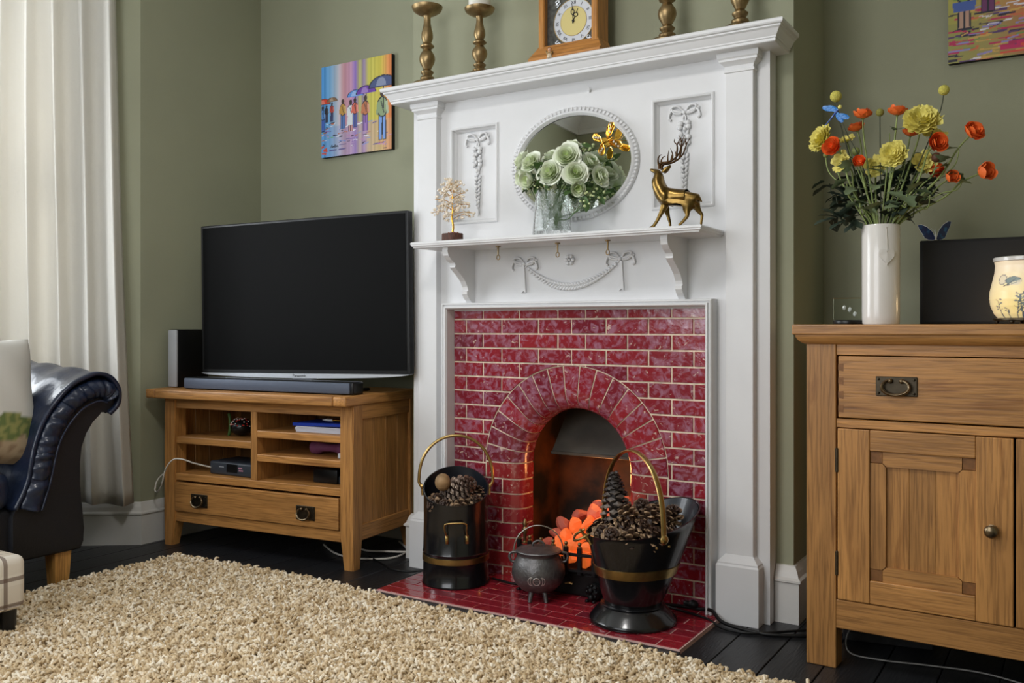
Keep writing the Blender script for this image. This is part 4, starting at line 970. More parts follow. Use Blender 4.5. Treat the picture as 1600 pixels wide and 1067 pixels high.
for s in (-1,1): B().ball((0,0,0),.009,1,(.5,.18,1.1),Matrix.Rotation(s*R(28),4,'Y')).obj('wing',M['oldbrass'],fg,loc=(s*.007,.006,.018),smooth=60)

# ================================================================ ON THE DISPLAY SHELF
SZ=1.1602
mi=E('oval_mirror',(.011,FB,1.405),label='oval mirror in a white frame with a beaded rim',cat='mirror')
RXo,RZo=.236,.188
def ovalring(b,prof,n=96):
    rings=[[b.bm.verts.new(((RXo-d)*math.cos(2*pi*i/n),y,(RZo-d)*math.sin(2*pi*i/n))) for i in range(n)] for d,y in prof]
    for A,C in zip(rings,rings[1:]):
        for i in range(n): b.bm.faces.new([A[i],A[(i+1)%n],C[(i+1)%n],C[i]])
b=B(); ovalring(b,[(0,-.0005),(0,-.008),(.004,-.012),(.011,-.010),(.013,-.012),(.016,-.018),(.020,-.019),(.024,-.015),(.028,-.007)]); b.obj('frame',W,mi,smooth=50)
b=B()
for i in range(92):
    a=2*pi*i/92; b.ball(((RXo-.0065)*math.cos(a),-.013,(RZo-.0065)*math.sin(a)),.0062,1,(1.25,.8,.52),Matrix.Rotation(-math.atan2((RZo)*math.sin(a),(RXo)*math.cos(a)),4,'Y'))
o=b.obj('beaded_rim',W,mi,smooth=60); o['kind']='stuff'
b=B(); b.prism([((RXo-.0275)*math.cos(2*pi*i/96),(RZo-.0275)*math.sin(2*pi*i/96)) for i in range(96)],lambda p:(p[0],-.008,p[1]),lambda p:(p[0],-.004,p[1])); b.obj('mirror_glass',M['mirror'],mi,rot=(R(-1.5),0,0))
# gold butterfly clipped on the mirror
gb=E('gold_butterfly',(.142,-.088,1.463),label='gilded butterfly ornament with pearly wings fixed to the mirror',cat='ornament'); gb.rotation_euler=(0,R(68),0); gb.scale=(1.12,)*3
b=B().tube([(0,0,-.020),(0,-.003,-.005),(0,-.004,.008),(0,-.003,.017)],[.002,.004,.0045,.003],8); b.ball((0,-.004,.020),.004,1)
for s in (-1,1): b.tube(bez([(0,-.004,.022),(s*.006,-.006,.034),(s*.012,-.006,.046)],4),.0011,5); b.ball((s*.012,-.006,.046),.002,1)
b.obj('body',M['gold'],gb,smooth=60)
pearl=mat('pearl',(226,216,196),.2,metal=.3)
for s in (-1,1):
    for dz,l,w_,an in ((.008,.048,.020,42),(-.010,.034,.018,-30)):
        b=B(); mx=Matrix.Translation((s*.003,-.004,dz))@Matrix.Rotation(s*R(-an),4,'Y')@Matrix.Scale(s,4,(1,0,0))
        out=[(0,0),(l*.35,w_*.45),(l*.8,w_*.55),(l,w_*.2),(l*.95,-w_*.25),(l*.6,-w_*.5),(l*.25,-w_*.3)]
        b.prism(out,lambda p:(p[0],-.006*abs(p[0])/l,p[1]),lambda p:(p[0],-.002-.006*abs(p[0])/l,p[1])); b.tube([(x_,-.006,z_) for x_,z_ in out],.0016,5,closed=True)
        for k in range(3): b.tube([(0,-.004,0),(l*.85,-.009,w_*(.35-.33*k))],.0012,5)
        bmesh.ops.transform(b.bm,matrix=mx,verts=b.bm.verts[:]); wg=b.obj('wing',M['gold'],gb,smooth=40)
        b=B()
        for k in range(3): b.ball((l*(.42+.2*k),-.008,w_*(.18-.16*k)),.0042,1,(1,.6,1))
        bmesh.ops.transform(b.bm,matrix=mx,verts=b.bm.verts[:]); b.obj('pearl_beads',pearl,wg,smooth=60)

# gem tree
gt=E('gem_tree',(-.400,-.178,SZ),label='little wire tree with pale pink crystal leaves on a dark wood block',cat='ornament')
b=B(); prf=[(0,0),(.038,0),(.039,.004),(.0385,.026),(.037,.030),(0,.030)]; b.lathe(prf,18)
for v in b.bm.verts: 
    a=math.atan2(v.co.y,v.co.x); k=1+.04*math.sin(5*a)+.03*math.sin(9*a); v.co.x*=k; v.co.y*=k*.8
b.obj('wood_base',mat('dark_wood_block',(74,40,26),.6,noise=.5,nscale=60,bump=.8,bscale=120,stretch=(3,3,.6)),gt,smooth=40)
b=B()
rr=random.Random(21)
for k in range(14): a=rr.uniform(0,6.3); q=rr.uniform(0,.03); b.ball((q*math.cos(a),q*.7*math.sin(a),.0315),.004,1)
b.obj('base_pebbles',mat('pebbles',(150,96,76),.4),gt,smooth=60)
b=B(); tr_=bez([(0,0,.028),(.004,0,.055),(-.001,0,.08),(.001,0,.11),(.0,0,.14),(.002,0,.19)],5); b.tube(tr_,[.0042-.003*i/len(tr_) for i in range(len(tr_))],7)
tips=[]
for k in range(26):
    t=k/25; z=.078+.115*t; a=k*2.4; L_=(.078*(1-t)**.8+.018)*rr.uniform(.75,1.08); p0=(0,0,z); p1=(L_*.5*math.cos(a),L_*.4*math.sin(a),z+.014); p2=(L_*math.cos(a),L_*.75*math.sin(a),z+.006+.02*t); b.tube(bez([p0,p1,p2],3),.0011,4); tips.append((p0,p1,p2))
b.obj('wire_branches',M['gold'],gt,smooth=60)
b=B()
for p0,p1,p2 in tips:
    for k in range(10):
        t=rr.uniform(.3,1.05); q=Vector(p0).lerp(Vector(p2),t)+Vector((rr.uniform(-.009,.009),rr.uniform(-.009,.009),rr.uniform(-.008,.012))); b.ball(q,rr.uniform(.0042,.0066),1,(1.2,.7,.9),Matrix.Rotation(rr.uniform(0,3),4,'X')@Matrix.Rotation(rr.uniform(0,3),4,'Z'))
o=b.obj('crystal_leaves',mat('rose_quartz',(236,222,202),.15,noise=.12,nscale=200,coat=.5),gt); o['kind']='stuff'

# glass vase and roses
vb=E('glass_vase',(-.008,-.178,SZ),R(0),label='ribbed clear glass vase holding white-green roses',cat='vase')
b=B()
def vr(a,z): 
    k=1+.075*math.cos(6*a); return (.066-.012*min(1,z/.14))*k
prof_=[(0,.008,0),(1,0,0)]
n=72; rings=[]
for z in (0,.004,.03,.06,.09,.12,.142,.145): rings.append([b.bm.verts.new((vr(2*pi*i/n,z)*math.cos(2*pi*i/n),vr(2*pi*i/n,z)*.82*math.sin(2*pi*i/n),z)) for i in range(n)])
for z in (.145,.12,.09,.06,.03,.014): rings.append([b.bm.verts.new(((vr(2*pi*i/n,z)-.005)*math.cos(2*pi*i/n),(vr(2*pi*i/n,z)-.005)*.82*math.sin(2*pi*i/n),z)) for i in range(n)])
for A,C in zip(rings,rings[1:]):
    for i in range(n): b.bm.faces.new([A[i],A[(i+1)%n],C[(i+1)%n],C[i]])
b.bm.faces.new(rings[0]); b.bm.faces.new(rings[-1])
gm=mat('rippled_glass',(250,253,252),.03,trans=1,ior=1.45,bump=.9,bscale=110); b.obj('vase_body',gm,vb,smooth=60)
def petalled(name,m,layers,seed,ruff=0.0,nu=6,nv=6):
    """layers: (count, bowl radius, petal width, sweep angle deg, height factor, z0)"""
    r_=random.Random(seed); b=B()
    for li,(cnt,Rb,w_,sweep,asp,z0) in enumerate(layers):
        for k in range(cnt):
            a=2*pi*k/cnt+li*1.1+r_.uniform(-.12,.12); sw=R(sweep+r_.uniform(-7,7)); Rk=Rb*(r_.uniform(.94,1.0)+.09*(k%2)); ph=r_.uniform(0,6); tw=r_.uniform(-.15,.15)
            def fn(u,v):
                s=(u-.5)*2; wid=w_*(.35+.65*min(1,v*1.7)); vv=v*(1-.34*s*s*v); f=sw*vv
                rad=Rk*math.sin(f)+.0012+(.15*Rk*v**5); z=z0+Rk*asp*(1-math.cos(f))
                rad+=ruff*Rk*math.sin(s*6+ph)*v*v; z+=ruff*Rk*math.sin(s*8+ph*2)*v*v
                an=a+s*wid/2/max(Rk*.75,.004)+tw*v; rad*=(1+.05*abs(s))
                return Vector((rad*math.cos(an),rad*math.sin(an),z))
            b.grid(fn,nu-1,nv-1)
    me=b.obj(name,m,smooth=80); d=me.data; bpy.data.objects.remove(me); return d
rosem,nt,p=newmat('rose_petal'); N=nt.nodes; L=nt.links; tc=N.new('ShaderNodeTexCoord'); ln=N.new('ShaderNodeVectorMath'); ln.operation='LENGTH'; L.new(tc.outputs['Object'],ln.inputs[0])
rp=N.new('ShaderNodeValToRGB'); e=rp.color_ramp.elements; e[0].position=.008; e[1].position=.034; e[0].color=(*lin((184,204,128)),1); e[1].color=(*lin((242,246,230)),1)
L.new(ln.outputs['Value'],rp.inputs[0]); L.new(rp.outputs[0],p.inputs['Base Color']); setp(p,Roughness=.6)
rose_meshes=[petalled('rose_bloom',rosem,[(3,.006,.012,118,1.9,.008),(3,.0095,.018,106,1.6,.006),(4,.0135,.022,98,1.35,.004),(4,.0185,.032,90,1.05,.002),(5,.024,.034,80,.85,.0),(5,.029,.042,74,.65,-.002),(6,.034,.044,70,.5,-.004)],s_,.03) for s_ in (1,2,3)]
bud_mesh=petalled('rose_bloom',rosem,[(3,.009,.014,130,1.4,.006),(4,.014,.020,125,1.25,.002),(4,.018,.025,118,1.15,0),(4,.021,.028,104,1.0,-.002)],5)
def leafmesh(name,m,l,w_,lobes=0,curl=.25,n=8):
    b=B()
    def fn(u,v):
        s=(u-.5)*2; ww=w_*math.sin(pi*min(1,v*.96+.02))**.8*(1+(.35*math.sin(v*lobes*pi*2) if lobes else 0)); 
        return Vector((s*ww/2,v*l,-curl*l*v*v+.12*abs(s)*ww))
    b.grid(fn,4,n); o=b.obj(name,m,smooth=80); d=o.data; bpy.data.objects.remove(o); return d
rose_leaf=leafmesh('leaf',M['rleaf'],.036,.022)
def look(v,up='Z'): return Vector(v).to_track_quat('Z','Y').to_euler()
def rose(p,d,mesh,sc,label,group='white-green roses in the glass vase'):
    p=Vector(p); e=E('rose',p,label=label,cat='flower',group=group)
    o=part('bloom',mesh,e); o.rotation_euler=look(d); o.scale=(sc,)*3
    q=Vector((-.008+rr.uniform(-.03,.03),-.178+rr.uniform(-.02,.02),SZ+.02))-p
    neck=Vector((-.008+(p.x+.008)*.3+rr.uniform(-.01,.01),-.178+rr.uniform(-.02,.02),SZ+.135))-p
    b=B().tube(bez([Vector(d).normalized()*-.004,neck*.5+Vector((0,0,.01)),neck,q],5),.0018,6); b.obj('stem',M['rleaf'],e,smooth=60)
    for k in range(2):
        lf=part('leaf',rose_leaf,e,(neck*.35+Vector((rr.uniform(-.01,.01),rr.uniform(-.01,.01),0)))); lf.rotation_euler=(rr.uniform(-.6,.3),rr.uniform(-.3,.3),rr.uniform(0,6.28))
rosepos=[(-.106,-.190,1.405,(-.7,-.6,.5),0,1.05,'white-green rose furthest left in the glass vase, turned sideways'),(-.060,-.215,1.392,(-.2,-.9,.5),1,1.05,'open white-green rose second from the left in the vase'),
(-.012,-.17,1.412,(-.1,-.5,.9),2,.9,'half hidden rose between the left and centre blooms'),(.058,-.165,1.438,(.2,-.3,.95),0,.95,'topmost white-green rose of the bouquet'),
(.068,-.212,1.400,(.25,-.9,.35),1,1.25,'largest open white-green rose high in the centre'),(.020,-.232,1.352,(.0,-.95,.25),2,1.2,'open rose low in the centre, just above the vase rim'),
(.100,-.220,1.345,(.5,-.85,.2),0,1.1,'open rose right of centre above the vase rim'),(.122,-.165,1.385,(.7,-.4,.5),1,.9,'smaller rose at the right edge of the bouquet'),
(.108,-.215,1.302,(.4,-.8,-.3),3,1.0,'closed rose bud drooping over the right of the vase'),(-.092,-.200,1.352,(-.6,-.8,-.1),3,1.05,'closed rose bud low on the far left'),(-.062,-.222,1.340,(-.2,-.9,-.2),3,1.1,'plump closed bud low on the left above the glass'),
(.150,-.155,1.340,(.9,-.3,.2),2,.95,'rose leaning right towards the mirror, low'),(.03,-.130,1.42,(.1,.3,.9),1,.95,'rose at the back of the bouquet facing the mirror'),(-.06,-.135,1.385,(-.3,.4,.8),0,.9,'left rear rose facing the mirror'),(.11,-.125,1.37,(.5,.4,.7),2,.95,'right rear rose facing the mirror')]
for x_,y_,z_,d,mi_,sc_,lb in rosepos: rose((x_,y_,z_),d,bud_mesh if mi_==3 else rose_meshes[mi_],sc_,lb)
tiny=mat('tiny_blossom',(206,216,160),.6)
def filler(x,y,z,seed,label):
    r_=random.Random(seed); e=E('filler_sprig',(x,y,z),label=label,cat='foliage',group='green filler sprigs in the glass vase'); b=B(); c=B()
    c.tube(bez([(0,0,0),((-.008-x)*.5,(-.178-y)*.5,-.05+(SZ+.08-z)*.3),(-.008-x,-.178-y,SZ+.06-z)],4),.0015,5)
    for k in range(16):
        q=Vector((r_.uniform(-.03,.03),r_.uniform(-.018,.018),r_.uniform(-.026,.026))); b.ball(q,r_.uniform(.0035,.006),1,(1,1,.8)); c.tube([(0,0,0),q*.9],.0008,4)
    b.obj('buds',tiny,e,smooth=60); c.obj('stem',M['rleaf'],e)
    for k in range(6): part('leaf',rose_leaf,e,(r_.uniform(-.02,.02),r_.uniform(-.01,.01),r_.uniform(-.02,.02)),(r_.uniform(-1,1),r_.uniform(-1,1),r_.uniform(0,6)))
for i,(x_,y_,z_,lb) in enumerate(((-.072,-.2,1.315,'filler sprig hanging low on the left of the bouquet'),(-.012,-.225,1.365,'filler sprig between the left and centre roses'),(-.008,-.222,1.318,'filler sprig at the vase rim in the centre'),(.125,-.205,1.268,'filler sprig hanging low on the right of the vase'),(.10,-.15,1.425,'filler sprig high on the right of the bouquet'),(.145,-.15,1.30,'filler sprig low behind the right roses'))): filler(x_,y_,z_,i,lb)

# brass stag : one skinned body, antlers and ears as parts
sg=E('stag_figurine',(.42,-.205,SZ),label='brass stag with tall branching antlers striding on the shelf',cat='figurine')
kx,kz=.000297,.000277
def SGp(cx,cy,y=0): return Vector(((cx-350)*kx,y,(1018-cy)*kz))
V=[];Ed=[];Rd=[]
def node(cx,cy,r,y=0,link=None):
    V.append(SGp(cx,cy,y)); Rd.append(r*.000285*(1.32 if r>60 else 1.22 if r>30 else 1.1)); 
    if link is not None: Ed.append((link,len(V)-1))
    return len(V)-1
chest=node(262,690,84); mid_=node(390,705,88,0,chest); hip=node(520,700,82,0,mid_); rump=node(585,715,48,0,hip)
nb=node(205,610,82,0,chest); nk=node(170,520,76,0,nb); nh=node(185,440,56,0,nk); hd=node(165,405,40,0,nh); mz=node(122,392,25,0,hd); ms=node(88,374,15,0,mz)
sh=node(272,760,46,-.010,chest); k1=node(232,850,25,-.013,sh); k2=node(188,935,17,-.014,k1); k3=node(146,996,17,-.014,k2); k4=node(100,1012,13,-.014,k3)
sh2=node(236,765,40,.010,chest); q1=node(262,870,20,.013,sh2); q2=node(283,955,14,.014,q1); q3=node(285,1000,15,.014,q2)
t1=node(525,790,52,-.011,hip); t2=node(492,860,30,-.014,t1); t3=node(508,905,21,-.015,t2); t4=node(456,965,15,-.015,t3); t5=node(412,1003,13,-.015,t4)
u1=node(555,790,46,.011,hip); u2=node(588,862,27,.014,u1); u3=node(617,893,20,.015,u2); u4=node(608,950,15,.015,u3); u5=node(603,1002,15,.015,u4)
tl=node(612,735,16,0,rump); node(630,768,9,0,tl)
me=bpy.data.meshes.new('stag'); me.from_pydata(V,Ed,[]); o=bpy.data.objects.new('body',me); COL.objects.link(o)
md=o.modifiers.new('skin','SKIN'); md.use_smooth_shade=True
for i,v in enumerate(me.skin_vertices[0].data): v.radius=(Rd[i],Rd[i]*(.72 if i in (chest,mid_,hip,rump,nb,nk,nh,hd) else .8)); v.use_root=(i==mid_)
s2=o.modifiers.new('sub','SUBSURF'); s2.levels=2; s2.render_levels=2
dg=bpy.context.evaluated_depsgraph_get(); ev=bpy.data.meshes.new_from_object(o.evaluated_get(dg)); bpy.data.objects.remove(o)
for v in ev.vertices: # mane relief on the neck
    c=v.co; gx=c.x/kx+350; gy=1018-c.z/kz
    if 60<gx<260 and 440<gy<690: v.co+=v.normal*.0014*min(1,(260-gx)/50,(gy-440)/40,(690-gy)/50)*math.sin(gx*.16+gy*.02)*math.sin(gy*.075+gx*.05)
ev.materials.clear(); ev.materials.append(M['stagbrass']); ev.polygons.foreach_set('use_smooth',[True]*len(ev.polygons)); part('body',ev,sg)
for s in (-1,1):
    b=B(); y=.012*s; off=Vector((0 if s<0 else -.004,0,.002 if s>0 else 0))
    def T(pts,r0,r1):
        P_=[SGp(px_,py_,y*(1+1.2*(400-py_)/330))+off for px_,py_ in pts]; P_=bez(P_,5); b.tube(P_,[r0+(r1-r0)*i/(len(P_)-1) for i in range(len(P_))],7)
    T([(212,390),(212,350),(240,330),(300,328),(370,300),(425,245),(450,165),(465,120),(492,70)],.0046,.0010)
    T([(212,370),(200,320),(202,280),(222,250),(242,246)],.0038,.0008); T([(300,325),(305,270),(318,208)],.0030,.0006); T([(345,312),(356,260),(336,190)],.0032,.0006)
    T([(392,275),(405,210),(404,160),(380,130),(384,98)],.0034,.0007); T([(404,165),(430,120),(444,98)],.0024,.0008); T([(452,140),(446,100),(430,68)],.0026,.0006)
    b.obj('antler',M['horn'],sg,smooth=60)
    b=B(); mx=Matrix.Translation(SGp(228,425,s*.010))@Matrix.Rotation(s*R(-20),4,'Z')@Matrix.Rotation(R(56 if s<0 else 50),4,'Y'); b.ball((0,0,.016),.0165,2,(.42,.22,1),None)
    bmesh.ops.transform(b.bm,matrix=mx,verts=b.bm.verts[:]); b.obj('ear',M['stagbrass'],sg,smooth=60)

# ================================================================ ON THE HEARTH
HZ=.0146
# --- pine cones
def conemat(name,inner,tip,r0,r1):
    m,nt,p=newmat(name); N=nt.nodes; L=nt.links; tc=N.new('ShaderNodeTexCoord'); mu=N.new('ShaderNodeVectorMath'); mu.operation='MULTIPLY'; mu.inputs[1].default_value=(1,1,0)
    ln=N.new('ShaderNodeVectorMath'); ln.operation='LENGTH'; n=N.new('ShaderNodeTexNoise'); n.inputs['Scale'].default_value=90; L.new(tc.outputs['Object'],n.inputs['Vector'])
    ad=N.new('ShaderNodeMath'); ad.operation='MULTIPLY_ADD'; ad.inputs[1].default_value=(r1-r0)*.9; L.new(n.outputs[0],ad.inputs[0]); L.new(tc.outputs['Object'],mu.inputs[0]); L.new(mu.outputs[0],ln.inputs[0]); L.new(ln.outputs['Value'],ad.inputs[2])
    rp=N.new('ShaderNodeValToRGB'); e=rp.color_ramp.elements; k=(r1-r0)*.45; mr=N.new('ShaderNodeMapRange'); mr.inputs['From Min'].default_value=r0+k; mr.inputs['From Max'].default_value=r1+k
    L.new(ad.outputs[0],mr.inputs[0]); L.new(mr.outputs[0],rp.inputs[0]); e[0].color=(*lin(inner),1); e[1].color=(*lin(tip),1); L.new(rp.outputs[0],p.inputs['Base Color']); setp(p,Roughness=.5); return m
conem=conemat('cone_scale',(66,46,34),(190,158,124),.017,.030)
conet=conemat('cone_scale_pale',(84,64,54),(204,184,168),.022,.039)
def conemesh(L_,Rm,n,sw,open_,seed,m,kind=0):
    r_=random.Random(seed); b=B()
    b.lathe([(0,-L_*.5),(Rm*.35,-L_*.42),(Rm*.42,0),(Rm*.2,L_*.42),(0,L_*.5)],8)
    for k in range(n):
        t=(k+.5)/n; a=k*2.39996; z=-L_*.47+L_*.93*t; rad=Rm*(math.sin(pi*(.12+.80*t))**.75 if kind==0 else (1-.82*t)**.8*min(1,.5+3*t)); tilt=R(lerp(-12,62,t))*open_+R(-6)
        w_=sw*(.6+.4*math.sin(pi*t)); th=w_*.34
        d=Vector((math.cos(a)*math.cos(tilt),math.sin(a)*math.cos(tilt),math.sin(tilt))); sd=Vector((-math.sin(a),math.cos(a),0)); u=sd.cross(d)
        c=Vector((0,0,z)); p0=c+d*rad*.25; p1=c+d*rad*.82; p2=c+d*rad*1.04
        vs=[b.bm.verts.new(q) for q in (p0-sd*w_*.2,p0+sd*w_*.2,p1+sd*w_*.55-u*th*.2,p1-sd*w_*.55-u*th*.2,p2+sd*w_*.28-u*th*.1,p2-sd*w_*.28-u*th*.1,p1+u*-th*1.0,p2-u*-th*.5)]
        for f in ((0,1,2,3),(3,2,4,5),(0,3,6),(1,6,2),(0,6,1),(3,5,7),(3,7,6),(2,6,7),(2,7,4),(5,4,7)):
            try: b.bm.faces.new([vs[i] for i in f])
            except ValueError: pass
    o=b.obj('pine_cone',m); d=o.data; bpy.data.objects.remove(o); return d
small=[conemesh(.058,.030,34,.019,1,s_,conem) for s_ in (1,2,3)]
tall=conemesh(.145,.056,64,.030,.75,8,conemat('dark_cone_scale',(52,44,40),(156,140,126),.028,.060),1)
big=conemesh(.115,.038,90,.018,.7,9,conet)
def cone(mesh,loc,rot,sc,label,group): o=bpy.data.objects.new('pine_cone',mesh); COL.objects.link(o); o.location=loc; o.rotation_euler=rot; o.scale=(sc,)*3; return tag(o,label,'pine cone',group)

# --- tall cylindrical coal hod (left)
LB=Vector((-.358,-.215,HZ)); toc=math.atan2(-.8126,.583)  # direction from bucket to camera
hod=E('coal_hod',LB,toc+pi/2,label='tall black cylindrical coal hod with brass bail handle and brass band',cat='coal bucket')
RC=.1105
def rimz(a): # a: angle, local -y faces the viewer
    return .272+.098*((1+math.sin(a))/2)**1.25
b=B(); n=64
def ringv(r,zf): return [b.bm.verts.new((r*math.cos(2*pi*i/n),r*math.sin(2*pi*i/n),zf(2*pi*i/n))) for i in range(n)]
R_=[ringv(RC-.004,lambda a:0),ringv(RC+.003,lambda a:.002),ringv(RC+.003,lambda a:.008),ringv(RC,lambda a:.012),ringv(RC,lambda a:.105),ringv(RC+.002,lambda a:.108),ringv(RC,lambda a:.112),ringv(RC-.002,lambda a:.2),ringv(RC-.002,lambda a:rimz(a)-.004),ringv(RC+.0005,lambda a:rimz(a)-.003),ringv(RC+.0005,lambda a:rimz(a)+.001),ringv(RC-.0045,lambda a:rimz(a)+.001)]
for A,C in zip(R_,R_[1:]):
    for i in range(n): b.bm.faces.new([A[i],A[(i+1)%n],C[(i+1)%n],C[i]])
b.bm.faces.new(R_[0]); b.box(-.0015,.0015,-RC-.0012,-RC+.002,.01,.27); b.obj('body',M['blackenamel'],hod,smooth=40)
b=B(); R2=[ringv(RC-.0045,lambda a:rimz(a)+.001),ringv(RC-.005,lambda a:.2),ringv(RC-.006,lambda a:.19)]
for A,C in zip(R2,R2[1:]):
    for i in range(n): b.bm.faces.new([A[i],A[(i+1)%n],C[(i+1)%n],C[i]])
b.bm.faces.new(R2[-1]); b.obj('lining',M['blackin'],hod,smooth=40)
B().lathe([(RC-.001,.078),(RC+.0022,.079),(RC+.0022,.097),(RC-.001,.098)],64).obj('brass_band',M['brass'],hod,smooth=30)
def bail(cx,hw,z0,z1,y,r,ny=24,lean=0): return [(cx-hw*math.cos(pi*k/ny),y+lean*math.sin(pi*k/ny),z0+(z1-z0)*math.sin(pi*k/ny)**.85) for k in range(ny+1)]
b=B().tube([(-RC-.005,0,.318)]+bail(0,RC+.014,.335,.490,0,.005)+[(RC+.005,0,.318)],.0052,10); 
for s in (-1,1): b.lathe([(0,-.003),(.009,-.003),(.009,.003),(0,.003)],14,Matrix.Translation((s*(RC+.004),0,.320))@Matrix.Rotation(R(90),4,'Y')); b.tube([(s*(RC+.002),0,.29),(s*(RC+.004),0,.325)],.004,6)
b.obj('bail_handle',M['brass'],hod,smooth=50)
b=B(); y_=-RC; b.tube(bez([(-.030,y_-.002,.176),(-.036,y_-.010,.195),(-.037,y_-.014,.212),(-.030,y_-.016,.219),(0,y_-.017,.221),(.026,y_-.016,.220),(.034,y_-.014,.212),(.034,y_-.010,.195),(.036,y_-.002,.176)],5),.0030,8)
for x_ in (-.030,.036): b.box(x_-.005,x_+.005,y_-.0025,y_+.005,.150,.178,bev=.0012)
b.obj('side_handle',M['brass'],hod,smooth=50)
def HP(x,y,z): return LB+Matrix.Rotation(toc+pi/2,4,'Z')@Vector((x,y,z))
cone(big,HP(.008,-.010,.312),(R(66),0,toc+pi/2+R(58)),1.12,'largest pale pine cone lying across the tall coal hod','pine cones in the tall coal hod')
kn=tag(B().ball((0,0,0),.027,3,(1,.95,1.1)).obj('cone_base',mat('cone_base',(146,116,80),.6,noise=.5,nscale=30,bump=.6,bscale=60),loc=HP(-.044,-.030,.338),smooth=70),'smooth round tan base end of the largest cone in the tall coal hod','cone base')  # base of the largest cone, built as a separate ball
rr=random.Random(31)
for k,(x_,y_,z_,lb) in enumerate(((-.062,-.05,.262,'front left'),(-.025,-.068,.258,'front, left of the seam'),(.018,-.070,.260,'front, right of the seam'),(.058,-.050,.266,'front right'),(.070,.0,.285,'right'),(.04,.05,.285,'rear right'),(-.07,.0,.265,'left'),(-.03,.06,.272,'rear left'),(0,0,.245,'middle, under the large cone'))):
    cone(small[k%3],HP(x_,y_,z_),(rr.uniform(-1,1),rr.uniform(-1,1),rr.uniform(0,6)),1.0,'small pine cone in the tall coal hod, '+lb,'pine cones in the tall coal hod')

# --- helmet coal scuttle (right)
SB=Vector((.317,-.272,HZ)); sa=math.atan2(.885,.47)  # spout direction (local +x)
sc_=E('coal_scuttle',SB,sa,label='wide black coal scuttle with brass band, brass handles and a flared foot',cat='coal bucket')
def scut(t,a):
    """t 0..1 from waist to rim; local +x = spout"""
    c,s=math.cos(a),math.sin(a); q_=(1+c)/2; z_r=.257+.076*q_**1.6
    z=.056+(z_r-.056)*t; k=t**.86
    return (lerp(.083,.180,k)*c+.040*k,lerp(.083,.138,k)*s,z)
b=B(); n=72; RR=[]
def rg(f): RR.append([b.bm.verts.new(f(2*pi*i/n)) for i in range(n)])
for r,z in ((.118,0),(.127,.002),(.1275,.010),(.124,.014),(.107,.034),(.094,.046),(.090,.049),(.094,.052),(.090,.055)): rg(lambda a,r=r,z=z:(r*math.cos(a),r*math.sin(a),z))
for k in range(15): rg(lambda a,k=k:scut(k/14,a))
rg(lambda a:tuple(q*w_ for q,w_ in zip(scut(1,a),(1.012,1.012,1.006)))); rg(lambda a:tuple(q*w_ for q,w_ in zip(scut(1,a),(.985,.985,1.006))))
for A,C in zip(RR,RR[1:]):
    for i in range(n): b.bm.faces.new([A[i],A[(i+1)%n],C[(i+1)%n],C[i]])
b.bm.faces.new(RR[0]); b.obj('body',M['blackenamel'],sc_,smooth=45)
b=B(); RR=[]
for k in range(13,2,-1): rg(lambda a,k=k:tuple(q*w_ for q,w_ in zip(scut(min(1,(k+1)/14),a),(.975,.975,1.0))))
for A,C in zip(RR,RR[1:]):
    for i in range(n): b.bm.faces.new([A[i],A[(i+1)%n],C[(i+1)%n],C[i]])
b.bm.faces.new(RR[-1]); b.obj('lining',M['blackin'],sc_,smooth=50)
b=B(); RR=[]
def bz(a,zz,o):
    c,s=math.cos(a),math.sin(a); lo,hi=0,1
    for _ in range(24):
        m_=(lo+hi)/2
        if scut(m_,a)[2]<zz: lo=m_
        else: hi=m_
    x_,y_,_z=scut(lo,a); k=1+o/math.hypot(x_,y_); return (x_*k,y_*k,zz)
for zz,o_ in ((.139,-.001),(.140,.0025),(.167,.0025),(.168,-.001)): rg(lambda a,zz=zz,o_=o_:bz(a,zz,o_))
for A,C in zip(RR,RR[1:]):
    for i in range(n): b.bm.faces.new([A[i],A[(i+1)%n],C[(i+1)%n],C[i]])
b.obj('brass_band',M['brass'],sc_,smooth=30)
# bail: pivots on the +-y sides, flat brass strap
b=B(); pth=[(0.0+.0*math.sin(pi*k/30),-.142*math.cos(pi*k/30),.262+.232*math.sin(pi*k/30)**.8) for k in range(31)]
b.tube(pth,.0095,12,flat=.45,up=(1,0,0))
for s in (-1,1):
    b.lathe([(0,-.004),(.013,-.004),(.014,0),(.011,.004),(.006,.006),(0,.006)],18,Matrix.Translation((0,s*.145,.262))@Matrix.Rotation(R(-90*s),4,'X'))
    for dx,dz in ((.022,-.022),(-.022,-.022)): b.ball((dx,s*.137,.262+dz),.0045,1)
b.obj('bail_handle',M['brass'],sc_,smooth=50)
b=B(); b.tube(bez([(-.136,-.030,.262),(-.148,-.033,.256),(-.166,-.026,.246),(-.174,0,.238),(-.166,.026,.246),(-.148,.033,.256),(-.136,.030,.262)],5),.0038,8)
for s in (-1,1): b.tube(bez([(-.150,s*.032,.262),(-.141,s*.033,.250),(-.132,s*.034,.232)],4),.0042,8)
fh=b.obj('tipping_handle',M['brass'],sc_,smooth=50); fh.rotation_euler=(0,0,R(-22))
def SCp(x,y,z): return SB+Matrix.Rotation(sa,4,'Z')@Vector((x,y,z))
cone(tall,SCp(-.020,.058,.352),(R(4),R(-3),.4),1.0,'tall dark upright pine cone crowning the heap in the scuttle','pine cones in the coal scuttle')
rr=random.Random(77); cnt=0
lbl=[]
import itertools
ringsC=[(.098,10,.250,'outer ring'),(.058,6,.276,'inner ring'),(.02,2,.285,'middle')]
names8=['facing the room','front left','left','rear left','back','rear right','right','front right']
used={}
